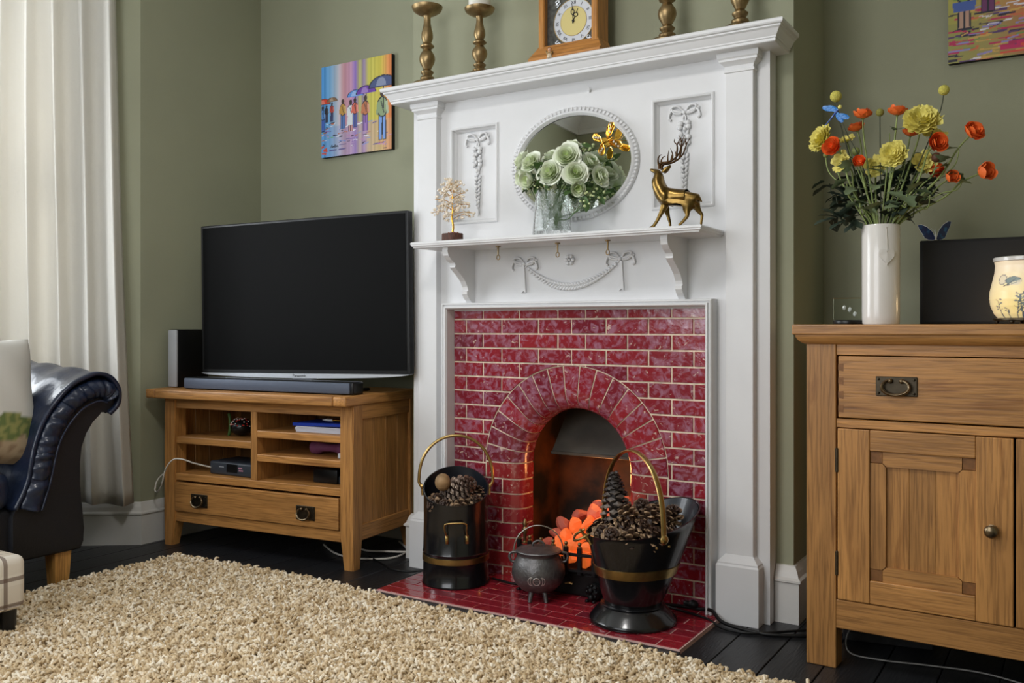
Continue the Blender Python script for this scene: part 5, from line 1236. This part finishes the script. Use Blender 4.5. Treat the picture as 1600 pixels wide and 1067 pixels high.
for rad,cn,zz,nm in ringsC:
    for k in range(cn):
        a=2*pi*k/cn+.2; x_=rad*math.cos(a)*(1.15 if math.cos(a)>0 else .95); y_=rad*math.sin(a)
        if nm!='outer ring' and math.hypot(x_+.015,y_-.060)<.04: continue
        p_=SCp(x_,y_,zz+rr.uniform(-.006,.008)); o=cone(small[rr.randrange(3)],p_,(rr.uniform(-.9,.9),rr.uniform(-.9,.9),rr.uniform(0,6)),rr.uniform(.98,1.18),'small brown pine cone heaped in the coal scuttle','pine cones in the coal scuttle')
for x_,y_,z_ in ((.09,-.04,.290),(.11,.03,.290),(.135,-.02,.290),(.02,-.06,.300),(-.03,-.02,.308),(.05,.02,.310)): cone(small[rr.randrange(3)],SCp(x_,y_,z_),(rr.uniform(-.9,.9),rr.uniform(-.9,.9),rr.uniform(0,6)),1.08,'small brown pine cone heaped in the coal scuttle','pine cones in the coal scuttle')

# --- cauldron
CP=Vector((-.022,-.238,HZ)); ca_=math.atan2(-.8626,.506)
cd=E('cauldron',CP,ca_+pi/2,label='small grey cast iron cauldron with lid, wire handle and moon emblem',cat='cauldron')
b=B().lathe([(0,.022),(.030,.024),(.056,.034),(.076,.055),(.0845,.080),(.082,.105),(.073,.125),(.066,.136),(.065,.142),(.070,.148),(.0725,.152),(.070,.155),(.064,.154),(.062,.145),(0,.13)],48)
for s in (-1,1): b.tube(bez([(s*.066,0,.146),(s*.086,0,.144),(s*.092,0,.132),(s*.086,0,.118),(s*.074,0,.116)],4),.0042,8)
b.obj('pot',M['cast'],cd,smooth=50)
ld=B().lathe([(0,.1665),(.020,.1655),(.045,.162),(.064,.157),(.0695,.1555),(.0695,.1535),(0,.1535)],48); ld.obj('lid',M['cast'],cd,smooth=50)
b=B().tube(bez([(-.019,0,.164),(-.015,0,.176),(0,0,.182),(.015,0,.176),(.019,0,.164)],5),.0035,8); b.obj('lid_handle',M['cast'],cd,smooth=60)
b=B().tube([(-.080,0,.125)]+[(-.078*math.cos(pi*k/24),0,.150+.080*math.sin(pi*k/24)) for k in range(25)]+[(.080,0,.125)],.0022,8); b.obj('wire_handle',mat('steel_wire',(170,168,162),.35,metal=1),cd,smooth=60)
for a in (R(-122),R(-62),R(90)):
    b=B().tube([(.040*math.cos(a),.040*math.sin(a),.034),(.052*math.cos(a),.052*math.sin(a),.0)],[.009,.0058],10); b.obj('leg',M['cast'],cd,smooth=50)
def onpot(x,z):
    rp=.0845 if z>.07 else .082; rr_=math.sqrt(max(0,1))*(.0845-.5*abs(z-.082)**1.2*1.6); y=-math.sqrt(max(0,rr_**2-x*x)); return (x,y-.0006,z)
b=B(); b.tube([onpot(-.006+.0105*math.cos(k*pi/10),.074+.0115*math.sin(k*pi/10)) for k in range(20)],.0019,5,closed=True)
for s in (-1,1):
    arc1=[(-.006+s*(.0125+.012*math.cos(t)),.074+.0135*math.sin(t)) for t in [R(-75+150*k/10) for k in range(11)]] if 0 else [(-.006+s*(.0125+.0035+.010*(math.cos(t))) ,.074+.0125*math.sin(t)) for t in [R(-100+200*k/12) for k in range(13)]]
    arc2=[(-.006+s*(.0125+.0035+.0055*(math.cos(t))-.002),.074+.0118*math.sin(t)) for t in [R(-100+200*k/12) for k in range(13)]]
    b.tube([onpot(*q) for q in arc1],.0017,5); b.tube([onpot(*q) for q in arc2],.0015,5)
st5=[(-.006+.0095*math.sin(2*pi*k*2/5),.074+.0095*math.cos(2*pi*k*2/5)) for k in range(5)]; b.tube([onpot(*q) for q in st5],.0009,5,closed=True)
tag(b.obj('moon_emblem',mat('worn_relief',(196,192,186),.35,metal=.7),cd,smooth=60),label='raised circle between two crescents')

# cables on the floor
def cable(name,pts,r,m,label): return tag(B().tube(bez(pts,7),r,7).obj(name,m,smooth=60),label,'cable')
cable('power_cable',[(.30,-.12,.02),(.40,-.088,.020),(.45,-.09,.020),(.50,-.115,.03),(.55,-.150,.012),(.66,-.165,.006),(.74,-.14,.006),(.80,-.10,.006),(.95,.02,.006)],.0055,M['cable'],'thick black power cable running from the hearth to the sideboard')
cable('power_cable',[(.34,-.11,.02),(.42,-.13,.019),(.50,-.155,.017),(.56,-.18,.006),(.64,-.178,.006),(.72,-.11,.006),(.80,-.03,.006),(.95,.15,.006)],.0038,M['cable'],'thin lower black cable crossing the boards beside the right plinth')
cable('power_cable',[(-.26,-.14,.020),(-.18,-.155,.020),(-.10,-.15,.020),(-.02,-.145,.020)],.004,M['cable'],'black cable lying on the hearth behind the cauldron')
cable('power_cable',[(-.84,-.10,.006),(-.72,-.16,.006),(-.66,-.19,.006),(-.58,-.19,.008),(-.52,-.17,.018),(-.44,-.12,.020)],.004,M['cable'],'black cable curling past the left plinth onto the hearth')
cable('white_cable',[(-1.12,-.05,.006),(-.98,-.13,.006),(-.86,-.14,.006),(-.76,-.07,.006),(-.78,.05,.006),(-.90,.15,.006)],.004,M['wcable'],'pale cable coiled on the floor under the television stand')
cable('white_cable',[(-1.05,.05,.006),(-.93,-.03,.006),(-.82,-.02,.012),(-.74,.06,.006),(-.76,.15,.006)],.004,M['wcable'],'second pale cable behind the right leg of the television stand')
b=B().ball((0,0,0),.014,2,(1.2,1,1)); b.box(-.03,-.005,-.008,.008,-.008,.008,bev=.003); tag(b.obj('cable_connector',M['cable'],loc=(.432,-.086,.030),smooth=60),'black round inline connector on the power cable at the right of the hearth','connector')

# ================================================================ SIDEBOARD
sd=E('sideboard',(.824,-.307,0),R(-2),label='oak sideboard with dovetailed drawers and panelled doors in the right alcove',cat='sideboard')
SW=.952; SDp=.38; HT=.877
for x_ in (0,SW-.075):
    for y_ in (0,SDp-.06): B().box(x_,x_+.075,y_,y_+.06,0,.828,bev=.0025,seg=2).obj('leg',OZ,sd)
B().box(-.030,SW+.030,-.028,SDp+.01,.850,HT,bev=.004,seg=2).obj('top',OX,sd)
b=B().crown(SW/2,SDp,[(0.002,.826),(.010,.830),(.018,.838),(.022,.846),(.022,.850)],y0=0); bmesh.ops.translate(b.bm,verts=b.bm.verts[:],vec=(SW/2,SDp,0)); b.obj('top_moulding',OX,sd,smooth=30)
B().box(.075,SW-.075,.004,.03,.799,.828,bev=.001).obj('top_rail',OX,sd)
B().box(.075,SW-.075,.004,.03,.615,.637,bev=.001).obj('middle_rail',OX,sd)
B().box(.073,SW-.073,.002,.03,.103,.176,bev=.002).obj('bottom_rail',OX,sd)
for x_ in (.012,SW-.03): 
    for i in range(3): B().box(x_,x_+.018,.06+i*.087,.06+i*.087+.086,.10,.828,bev=.002).obj('side_board',OZ,sd)
B().box(.02,SW-.02,SDp-.02,SDp-.008,.10,.828).obj('back_panel',M['oakin'],sd)
B().box(.02,SW-.02,.03,SDp-.02,.10,.115).obj('bottom_panel',M['oakin'],sd)
B().box(SW/2-.006,SW/2+.006,.006,.03,.637,.80).obj('centre_stile',OZ,sd) if 0 else None
dkend=mat('dovetail_end_grain',(132,88,48),.5,noise=.2,nscale=80)
dd=B().box(.0805,SW-.0805,-.001,.02,.6405,.7965,bev=.0025,seg=2).obj('drawer',OX,sd)
for z_ in (.655,.690,.726,.760): 
    for x_,s in ((.0806,1),(SW-.0806,-1)): B().prism([(x_,z_),(x_+s*.013,z_-.002),(x_+s*.013,z_+.018),(x_,z_+.016)],lambda p:(p[0],-.0016,p[1]),lambda p:(p[0],.004,p[1])).obj('dovetail',dkend,dd)
drop_handle(dd,.220,-.001,.724,.096,.048); drop_handle(dd,SW-.220,-.001,.724,.096,.048)
def door(x0,x1,z0,z1,hinge,knobx):
    d=E('door',(x0,-.001,z0)); d.parent=sd; w_=x1-x0; h_=z1-z0; sw=.078; rt_=.052; rb_=.058
    for a,c in ((0,sw),(w_-sw,w_)): B().box(a,c,0,.020,0,h_,bev=.0022,seg=2).obj('stile',OZ,d)
    B().box(sw+.0004,w_-sw-.0004,0.0005,.020,h_-rt_,h_,bev=.0022,seg=2).obj('rail',OX,d); B().box(sw+.0004,w_-sw-.0004,0.0005,.020,0,rb_,bev=.0022,seg=2).obj('rail',OX,d)
    ix0,ix1,iz0,iz1=sw,w_-sw,rb_,h_-rt_; m_=.037
    def bevelpiece(pts,mm): # raised bead sloping to the field
        B().prism(pts,lambda p:(p[0],.0055,p[1]),lambda p:(p[0],.018,p[1])).obj('bead',mm,d)
    q=.030
    bevelpiece([(ix0+q,iz1),(ix1-q,iz1),(ix1-q,iz1-m_+.008),(ix1-m_-.002,iz1-m_),(ix0+m_+.002,iz1-m_),(ix0+q,iz1-m_+.008)],OX)
    bevelpiece([(ix0+q,iz0),(ix1-q,iz0),(ix1-q,iz0+m_-.008),(ix1-m_-.002,iz0+m_),(ix0+m_+.002,iz0+m_),(ix0+q,iz0+m_-.008)],OX)
    bevelpiece([(ix0,iz0+q),(ix0,iz1-q),(ix0+m_-.008,iz1-q),(ix0+m_,iz1-m_-.002),(ix0+m_,iz0+m_+.002),(ix0+m_-.008,iz0+q)],OZ)
    bevelpiece([(ix1,iz0+q),(ix1,iz1-q),(ix1-m_+.008,iz1-q),(ix1-m_,iz1-m_-.002),(ix1-m_,iz0+m_+.002),(ix1-m_+.008,iz0+q)],OZ)
    for cx_,cz_ in ((ix0+q/2,iz0+q/2),(ix1-q/2,iz0+q/2),(ix0+q/2,iz1-q/2),(ix1-q/2,iz1-q/2)): B().box(cx_-q/2+.0006,cx_+q/2-.0006,.007,.018,cz_-q/2+.0006,cz_+q/2-.0006,bev=.001).obj('corner_block',dkend,d)
    px0,px1=ix0+m_-.006,ix1-m_+.006
    for i in range(3): B().box(px0+(px1-px0)*i/3+.0003,px0+(px1-px0)*(i+1)/3-.0003,.014,.0195,iz0+m_-.006,iz1-m_+.006,bev=.0006).obj('panel_board',OZ,d)
    mx=Matrix.Rotation(R(90),4,'X')
    B().lathe([(0,0),(.0135,0),(.0135,.002),(.0065,.004),(.0060,.010),(.012,.014),(.0155,.019),(.0135,.024),(.008,.027),(0,.028)],24,mx).obj('knob',M['hb'],d,loc=(knobx,0,h_*.502),smooth=50)
    hx=-.0015 if hinge<0 else w_+.0015
    for z_ in (.088,.355): B().box(hx-.0035,hx+.0035,-.0035,.004,h_-.05-.062 if z_>.2 else .06,h_-.05 if z_>.2 else .06+.062,bev=.0015).obj('hinge',M['bronze'],d)
door(.0785,.4725,.1785,.6125,-1,.350); door(.4775,SW-.0785,.1785,.6125,1,.044)
SDM=Matrix.Translation((.824,-.307,0))@Matrix.Rotation(R(-2),4,'Z'); SDI=SDM.inverted()
ext=E('extension_block',(1.00,-.03,0),R(10),label='black extension lead block on the floor under the sideboard',cat='extension lead')
B().box(-.14,.09,-.03,.03,0,.03,bev=.004).obj('block',mat('dusty_black',(34,34,36),.6,noise=.4,nscale=60),ext); B().box(.02,.06,-.02,.02,.03,.052,bev=.004).obj('plug',M['cable'],ext); B().box(-.05,-.01,-.02,.02,.03,.050,bev=.004).obj('plug',M['cable'],ext)
cable('white_cable',[(.92,-.03,.05),(.885,-.09,.03),(.905,-.185,.006),(.985,-.20,.005),(1.10,-.175,.005),(1.22,-.16,.005),(1.34,-.20,.005),(1.5,-.28,.005)],.0022,mat('grey_cable',(150,148,144),.5),'thin grey cable trailing over the boards under the sideboard')

# on the sideboard
HS=.8772
cb_=E('glass_block',(.896,-.145,HS),R(12),label='clear etched glass block standing on a round black base',cat='ornament')
B().lathe([(0,0),(.040,0),(.041,.004),(.040,.010),(.036,.012),(0,.012)],40).obj('base',M['blackplastic'],cb_,smooth=40)
B().box(-.040,.040,-.026,.026,.0125,.072,bev=.0015).obj('block',M['glass'],cb_)
b=B()
for q in ((-.012,0,.045),(.002,.002,.040),(.015,0,.028)): b.ball(q,.006,1,(.9,.5,1.2))
b.obj('etched_figures',mat('etched_white',(226,228,226),.6),cb_,smooth=60)
vs_=E('tall_vase',(.978,-.150,HS),label='tall white cylindrical ceramic vase with hanging heart tag holding the flowers',cat='vase')
B().lathe([(0,0),(.045,0),(.0465,.003),(.0470,.02),(.0475,.258),(.0462,.262),(.0435,.258),(.0430,.03),(0,.02)],64).obj('vase_body',M['ceramic'],vs_,smooth=50)
va=math.atan2(-.86,.15); vd=Vector((math.cos(va),math.sin(va),0))
def VB(x,z,o=0): # on the vase front, x sideways metres
    a=va+x/.0475; return Vector(((.0475+o)*math.cos(a),(.0475+o)*math.sin(a),z))
hpts=[]
for k in range(28):
    t=2*pi*k/28; hpts.append((.0015*.92*16*math.sin(t)**3/1.15,(13*math.cos(t)-5*math.cos(2*t)-2*math.cos(3*t)-math.cos(4*t))*.00145))
b=B().prism(hpts,lambda p:VB(.014+p[0],.178+p[1],.0015),lambda p:VB(.014+p[0],.178+p[1],.005)); b.obj('heart_tag',M['ceramic'],vs_)
b=B().tube([VB(.014,.252,.001),VB(.015,.22,.002),VB(.014,.190,.0055)],.0007,5); b.ball(VB(.014,.252,.0005),.0022,1); b.ball(VB(.014,.190,.0055),.0018,1); b.obj('cord',M['wcable'],vs_)

mod=E('dark_panel',(1.1,.12,HS)) if 0 else None
pa=E('dark_panel',(1.036,.115,HS),R(3),label='large matt black rectangular screen standing behind the white vase',cat='screen')
B().box(0,.62,0,.030,0,.240,bev=.004,seg=2).obj('casing',mat('matt_black',(12,12,13),.6,noise=.15,nscale=30),pa,smooth=40); B().box(.008,.612,-.0008,.002,.008,.232).obj('screen_face',mat('panel_face',(12,12,13),.55,noise=.2,nscale=12),pa)
bf=E('butterfly_ornament',(1.078,.118,HS+.240),R(-20),label='blue enamel butterfly ornament with silver edges on the black screen',cat='ornament')
blue=mat('blue_enamel',(14,34,84),.2,alt=(30,96,150),nscale=50,arange=(.55,.7),coat=.6)
for s,an in ((-1,50),(1,52)):
    out=[(0,0),(.010,.022),(.024,.036),(.040,.044),(.050,.043),(.045,.030),(.036,.016),(.030,.004),(.020,-.001),(.008,-.003)]
    if s>0: out=[(x_*.92,z_*1.15) for x_,z_ in out]
    yaw=R(-8) if s<0 else R(58)
    b=B(); mx=Matrix.Rotation(yaw if s>0 else -yaw,4,'Z')@Matrix.Scale(s,4,(1,0,0))
    b.prism(out,lambda p:(p[0],-.0008,p[1]+.003),lambda p:(p[0],.0008,p[1]+.003)); bmesh.ops.transform(b.bm,matrix=mx,verts=b.bm.verts[:]); wg=b.obj('wing',blue,bf)
    b=B(); b.tube([(x_,0,z_+.003) for x_,z_ in out],.0010,5,closed=True); bmesh.ops.transform(b.bm,matrix=mx,verts=b.bm.verts[:]); b.obj('wing_edge',M['silver'],wg)
b=B().tube([(0,0,.0),(0,-.002,.012),(0,-.003,.022)],[.002,.0028,.0018],8)
for s in (-1,1): b.tube(bez([(0,-.003,.022),(s*.004-.003,-.003,.030),(s*.008-.006,-.002,.036)],4),.0006,5)
b.obj('body',M['silver'],bf,smooth=60)
# wax warmer lamp
WL=Vector((1.312,-.100,HS)); wl=E('lamp_warmer',WL,label='glowing cream ceramic lamp printed with butterfly and meadow stems',cat='lamp')
b=B().lathe([(0,.008),(.066,.008),(.074,.010),(.074,.014),(.060,.016),(0,.016)],40)
for k in range(5): a=k*2*pi/5+.5; b.ball((.066*math.cos(a),.066*math.sin(a),.006),.006,1)
b.obj('base',M['bronze'],wl,smooth=50)
prw=[(.064,.016),(.072,.026),(.080,.045),(.083,.062),(.0815,.082),(.076,.106),(.071,.128),(.0695,.146),(.071,.156)]
def wr(z):
    for (r0,z0),(r1,z1) in zip(prw,prw[1:]):
        if z<=z1: return lerp(r0,r1,max(0,(z-z0)/(z1-z0)))
    return prw[-1][0]
gm_,nt,p=newmat('lamp_glow_print'); vc=nt.nodes.new('ShaderNodeVertexColor'); vc.layer_name='paint'; nt.links.new(vc.outputs[0],p.inputs['Base Color']); nt.links.new(vc.outputs[0],p.inputs['Emission Color']); p.inputs['Emission Strength'].default_value=.42; setp(p,Roughness=.35)
NA,NZ=200,90
b=B(); cc=R(248)  # picture centred towards the viewer
b.grid(lambda u,v:Vector((wr(.016+.14*v)*math.cos(2*pi*u),wr(.016+.14*v)*math.sin(2*pi*u),.016+.14*v)),NA,NZ,wrapu=True); sh_=b.obj('shade',gm_,wl,smooth=70)
im=Img(NA+1,NZ+1,lambda u,v: mixc((240,220,188),(252,226,150),max(0,1-math.hypot((u-.72)*3.2,(v-.2)*1.4))))
ink=(96,104,104); r_=random.Random(12)
for k in range(26):
    x=r_.uniform(.0,1); y=0; pts=[(x,0)]; a=r_.uniform(-.25,.25)
    for j in range(8): x+=a*.016+r_.uniform(-.003,.003); y+=r_.uniform(.04,.075); pts.append((x,y))
    n_=r_.randrange(4,9); pts=pts[:n_]
    for q0,q1 in zip(pts,pts[1:]): im.line(*q0,*q1,.0035,ink)
    for q in pts[2:]:
        im.line(q[0],q[1],q[0]+r_.choice((-1,1))*.018,q[1]+.035,.003,ink); im.ell(q[0]+r_.choice((-1,1))*.015,q[1]+.03,.005,.014,(120,128,120))
def bfly(u,v,k):
    for sx_,w1,h1,an in ((-1,.024,.15,18),(1,.040,.12,-30)):
        im.ell(u+sx_*w1*.9,v+h1*.75,w1,h1*.62,ink); im.ell(u+sx_*w1*.9,v+h1*.75,w1*.86,h1*.54,(222,206,176) if sx_<0 else (122,134,130))
    im.poly([(u,v),(u+.07,v+.02),(u+.075,v+.10),(u+.03,v+.06)],(214,204,176)); im.line(u+.006,v,u+.07,v+.08,.004,ink); im.line(u+.006,v,u+.05,v+.13,.004,ink); im.line(u-.012,v-.01,u+.012,v+.03,.008,(70,74,70))
for u0 in (.66,.1,.38): bfly(u0,.56,1)
ca=sh_.data.color_attributes.new('paint','FLOAT_COLOR','POINT'); buf=[]
for v in sh_.data.vertices:
    u=(math.atan2(v.co.y,v.co.x)/(2*pi))%1; i=min(NA,round(u*NA)); j=min(NZ,max(0,round((v.co.z-.016)/.14*NZ))); buf.extend((*lin(im.p[j][i]),1))
ca.data.foreach_set('color',buf)
B().lathe([(.071,.156),(.0745,.158),(.0745,.166),(.071,.168),(.060,.164),(0,.158)],48).obj('wax_dish',M['ceramic'],wl,smooth=50)
ll=bpy.data.lights.new('warmer_bulb','POINT'); ll.energy=.7; ll.color=(1,.72,.38); ll.shadow_soft_size=.03; lo=bpy.data.objects.new('warmer_bulb',ll); COL.objects.link(lo); lo.location=WL+Vector((0,.12,.06))

# --- bouquet in the tall vase
FT=Vector((.978,-.150,HS+.262))
orange=mat('orange_petal',(242,114,50),.5,noise=.15,nscale=40,rand=.10); yellow=mat('yellow_petal',(234,222,122),.6,noise=.12,nscale=60,rand=.06)
ran=[petalled('bloom',orange,[(4,.007,.012,124,1.7,.007),(4,.011,.018,118,1.45,.005),(5,.015,.022,112,1.25,.003),(5,.019,.029,106,1.05,0),(6,.0235,.032,98,.85,-.002)],s_,.02) for s_ in (11,12)]
ranbud=petalled('bloom',orange,[(4,.010,.013,130,1.2,.005),(5,.0155,.018,126,1.15,.001),(5,.0195,.023,118,1.1,0)],13)
peo=petalled('bloom',yellow,[(5,.010,.010,100,1.3,.012),(6,.015,.013,96,1.1,.009),(8,.020,.015,92,.95,.005),(9,.026,.018,88,.75,.001),(10,.031,.021,86,.55,-.003),(10,.035,.024,90,.35,-.006)],14,.09,6,6)
daisy=petalled('bloom',yellow,[(4,.009,.010,100,1.0,.004),(6,.018,.014,84,.8,.002),(8,.027,.018,76,.6,0)],15,.06)
lfp=leafmesh('leaf',M['leaf'],.056,.036,2.5,.35); lfd=leafmesh('leaf',M['dleaf'],.054,.026,1.5,.3); lfg=leafmesh('leaf',M['stem'],.03,.016,0,.2)
sep=leafmesh('sepal',M['stem'],.014,.010,0,-.5,4)
rr=random.Random(55)
def flower(name,p,d,mesh,sc,label,stem=.0026,sm=None,leaves=1,lm=None,group='flowers in the tall white vase',cat='flower',sepals=True):
    p=Vector(p); e=E(name,p,label=label,cat=cat,group=group); d=Vector(d).normalized()
    if mesh: o=part('bloom',mesh,e); o.rotation_euler=look(d); o.scale=(sc*(.88 if mesh in ran or mesh==ranbud else 1),)*3
    ft=Vector((FT.x+max(-.030,min(.030,(p.x-FT.x)*.18)),FT.y+rr.uniform(-.02,.02),FT.z-.012))-p
    bt=Vector((FT.x-(p.x-FT.x)*.08,FT.y,FT.z-.18))-p; mid_=ft*.5+Vector((-(ft.x)*.10,0,.012))
    P_=bez([d*-.004,d*-.03*sc+ft*.08,mid_,ft,bt],6); b=B().tube(P_,[stem*(.75+.5*i/len(P_)) for i in range(len(P_))],7); b.obj('stem',sm or M['stem'],e,smooth=60)
    for k in range(leaves):
        t=rr.uniform(.25,.7); q=P_[int(len(P_)*t*.72)]; lf=part('leaf',lm or lfp,e,q); lf.rotation_euler=(rr.uniform(-.2,.9),rr.uniform(-.4,.4),rr.uniform(0,6.28)); lf.scale=(rr.uniform(.8,1.15),)*3
    if sepals and mesh:
        for k in range(4): s_=part('sepal',sep,e,d*-.006*sc); s_.rotation_euler=look(d); s_.rotation_euler.rotate_axis('Z',k*pi/2); s_.rotation_euler.rotate_axis('X',R(25)); s_.scale=(sc,)*3
    return e
FL=[('ranunculus',(.931,-.14,1.432),(.05,-.15,1),0,.95,'orange bloom seen side on, left of the small green ball'),('ranunculus',(.905,-.08,1.412),(-.2,-.2,.9),1,.85,'half hidden orange bloom below the upper left orange one'),
('ranunculus',(.870,-.20,1.349),(-.3,-.95,.15),0,1.0,'bright red-orange open bloom facing the room, far left'),('ranunculus',(1.017,-.14,1.430),(.1,-.15,1),1,.95,'orange cupped bloom at top centre'),
('ranunculus',(1.040,-.08,1.383),(.2,-.3,.9),0,.85,'orange bloom partly hidden under the large yellow one'),('ranunculus',(1.115,-.17,1.338),(.5,-.8,.1),1,.98,'orange bloom right of the large yellow flower'),
('ranunculus',(1.193,-.15,1.357),(.6,-.6,.45),0,1.05,'orange bloom standing highest on the far right'),('ranunculus',(1.212,-.15,1.256),(.85,-.5,.2),2,1.15,'oval orange bloom furthest right and low'),
('ranunculus',(1.110,-.12,1.272),(.1,-.8,.4),1,.8,'orange bloom in the shade low on the right'),('ranunculus',(1.142,-.16,1.247),(.7,-.7,.3),2,.85,'small orange bud on a green stalk low on the right'),
('ranunculus',(.930,-.18,1.304),(.1,-.9,.3),2,.8,'small orange bud among the lower left flowers')]
for nm,p_,d,mi_,s_,lb in FL: flower(nm,p_,d,ranbud if mi_==2 else ran[mi_],s_,lb,leaves=1 if s_>.9 else 0,group='orange flowers in the tall white vase')
YF_=[((.826,-.15,1.385),(-.6,-.7,.3),peo,.92,'ruffled yellow flower furthest left'),((1.078,-.155,1.402),(.15,-.75,.5),peo,1.12,'largest ruffled yellow flower at upper right'),((1.013,-.175,1.320),(-.05,-.95,.2),peo,.85,'ruffled yellow flower in the middle of the bouquet'),
((.884,-.11,1.380),(-.1,-.5,.8),daisy,.75,'small pale yellow flower behind the red-orange bloom'),((.884,-.17,1.312),(-.4,-.8,.2),daisy,.95,'open yellow flower low on the left'),((1.078,-.13,1.297),(.4,-.8,.2),daisy,1.0,'yellow flower low on the right, in front of dark leaves'),((.957,-.12,1.300),(.1,-.9,.1),daisy,.95,'yellow flower low in the centre left'),((1.100,-.11,1.368),(.3,-.5,.6),daisy,1.0,'yellow flower tucked below the largest yellow one')]
for p_,d,m_,s_,lb in YF_: flower('yellow_flower',p_,d,m_,s_,lb,leaves=1,group='yellow flowers in the tall white vase')
ballm=mat('craspedia',(206,196,92),.8,noise=.2,nscale=200,bump=1,bscale=400)
for p_,r_b,lb,gd in (((.861,-.14,1.499),.0155,'round yellow ball flower above the blue dragonfly',0),((.974,-.14,1.441),.0105,'small olive green ball flower at top centre',1),((1.129,-.14,1.479),.0135,'round yellow ball flower standing highest on the right',0)):
    e=flower('ball_flower',p_,(0,0,1),None,1,lb,.0016,M['dstem'],0,group='ball flowers in the tall white vase',sepals=False); B().ball((0,0,0),r_b,3).obj('flower_ball',ballm if not gd else mat('green_ball',(150,146,70),.8,bump=1,bscale=400),e,smooth=60)
for p_,r_b,lb in (((.915,-.15,1.342),.011,'round green bud left of centre'),((.836,-.15,1.340),.007,'small green bud furthest left'),((1.112,-.15,1.306),.012,'dark reddish green bud on the right')):
    e=flower('flower_bud',p_,(0,0,1),None,1,lb,.002,None,0,group='green buds in the tall white vase',sepals=False); B().ball((0,0,0),r_b,2,(1,1,1.1)).obj('bud',mat('bud_green',(124,132,74) if r_b<.0115 else (92,56,40),.5),e,smooth=60)
# foliage branches
FO=[((.84,-.12,1.27),1,9,'dark fine foliage branch spreading far left'),((.865,-.16,1.235),1,8,'dark foliage branch low on the left'),((.90,-.10,1.30),1,9,'dark foliage branch behind the left flowers'),((.985,-.10,1.28),1,9,'dark broad foliage in the centre back'),((1.04,-.10,1.27),1,9,'dark foliage branch right of centre'),((1.08,-.12,1.24),1,9,'dark leafy branch low on the right'),((1.10,-.09,1.31),1,8,'dark foliage behind the right flowers'),
((.862,-.18,1.165),1,9,'dark feathery sprig drooping left over the vase rim'),((1.06,-.15,1.19),1,6,'dark leaves low beside the vase rim on the right'),((.90,-.19,1.255),0,3,'pale lobed leaves low on the left'),((.935,-.20,1.20),0,4,'rounded pale green leaves just above the vase rim'),((1.05,-.20,1.215),0,3,'pale blue-green lobed leaf right of centre above the rim'),((1.10,-.17,1.21),0,2,'single pale leaf on the right stalk'),((1.175,-.15,1.262),0,2,'pale leaf beside the far right bud'),((1.165,-.15,1.325),0,2,'pale leaf below the far right orange bloom'),((1.04,-.16,1.325),0,3,'pale pointed leaves beside the middle yellow flower'),((1.0,-.15,1.385),0,2,'pale leaves below the top centre bloom')]
for i,(p_,dk,n_,lb) in enumerate(FO):
    e=flower('foliage_branch',p_,(0,-.1,1),None,1,lb,.0018,M['dstem'] if dk else M['stem'],0,group='foliage in the tall white vase',cat='foliage',sepals=False)
    r_=random.Random(i+200); out=(Vector(p_)-FT); 
    n_=round(n_*1.7)
    for k in range(n_):
        t=k/n_; q=-out*.6*t+Vector((r_.uniform(-.014,.014),r_.uniform(-.006,.006),r_.uniform(-.004,.006)))
        lf=part('leaf',lfd if dk else lfp,e,q); lf.rotation_euler=(r_.uniform(-.5,.9),r_.uniform(-.5,.5),r_.uniform(0,6.28)); s_=r_.uniform(.7,1.15)*(1 if dk else .95); lf.scale=(s_,)*3
# dragonfly pick
dg_=E('dragonfly_pick',(.871,-.160,1.458),label='glittery blue dragonfly on a thin stick in the bouquet',cat='ornament')
b=B().tube([(0,0,0),(-.018,0,-.022),(-.036,0,-.042)],[.0032,.0022,.0012],8); b.obj('body',mat('dragonfly_blue',(40,72,150),.4,alt=(150,180,220),nscale=200,arange=(.5,.55)),dg_,smooth=60)
B().ball((.005,-.001,.006),.0055,2).obj('head',yellow,dg_,smooth=60)
wm=mat('blue_glitter',(34,110,190),.3,alt=(80,160,230),nscale=300,arange=(.5,.6))
for cx_,cz_,a in ((-.026,.006,20),(-.014,.004,30),(.014,-.020,24),(.004,-.022,60)): B().ball((0,0,0),.017,2,(1,.06,.45),Matrix.Rotation(R(a),4,'Y')).obj('wing',wm,dg_,loc=(cx_,0,cz_),smooth=60)
b=B().tube(bez([(0,.002,-.004),(.02,0,-.06),(.06,0,-.15),(.10,.01,-.30)],6),.0012,5); b.obj('stick',M['dstem'],dg_,smooth=60)
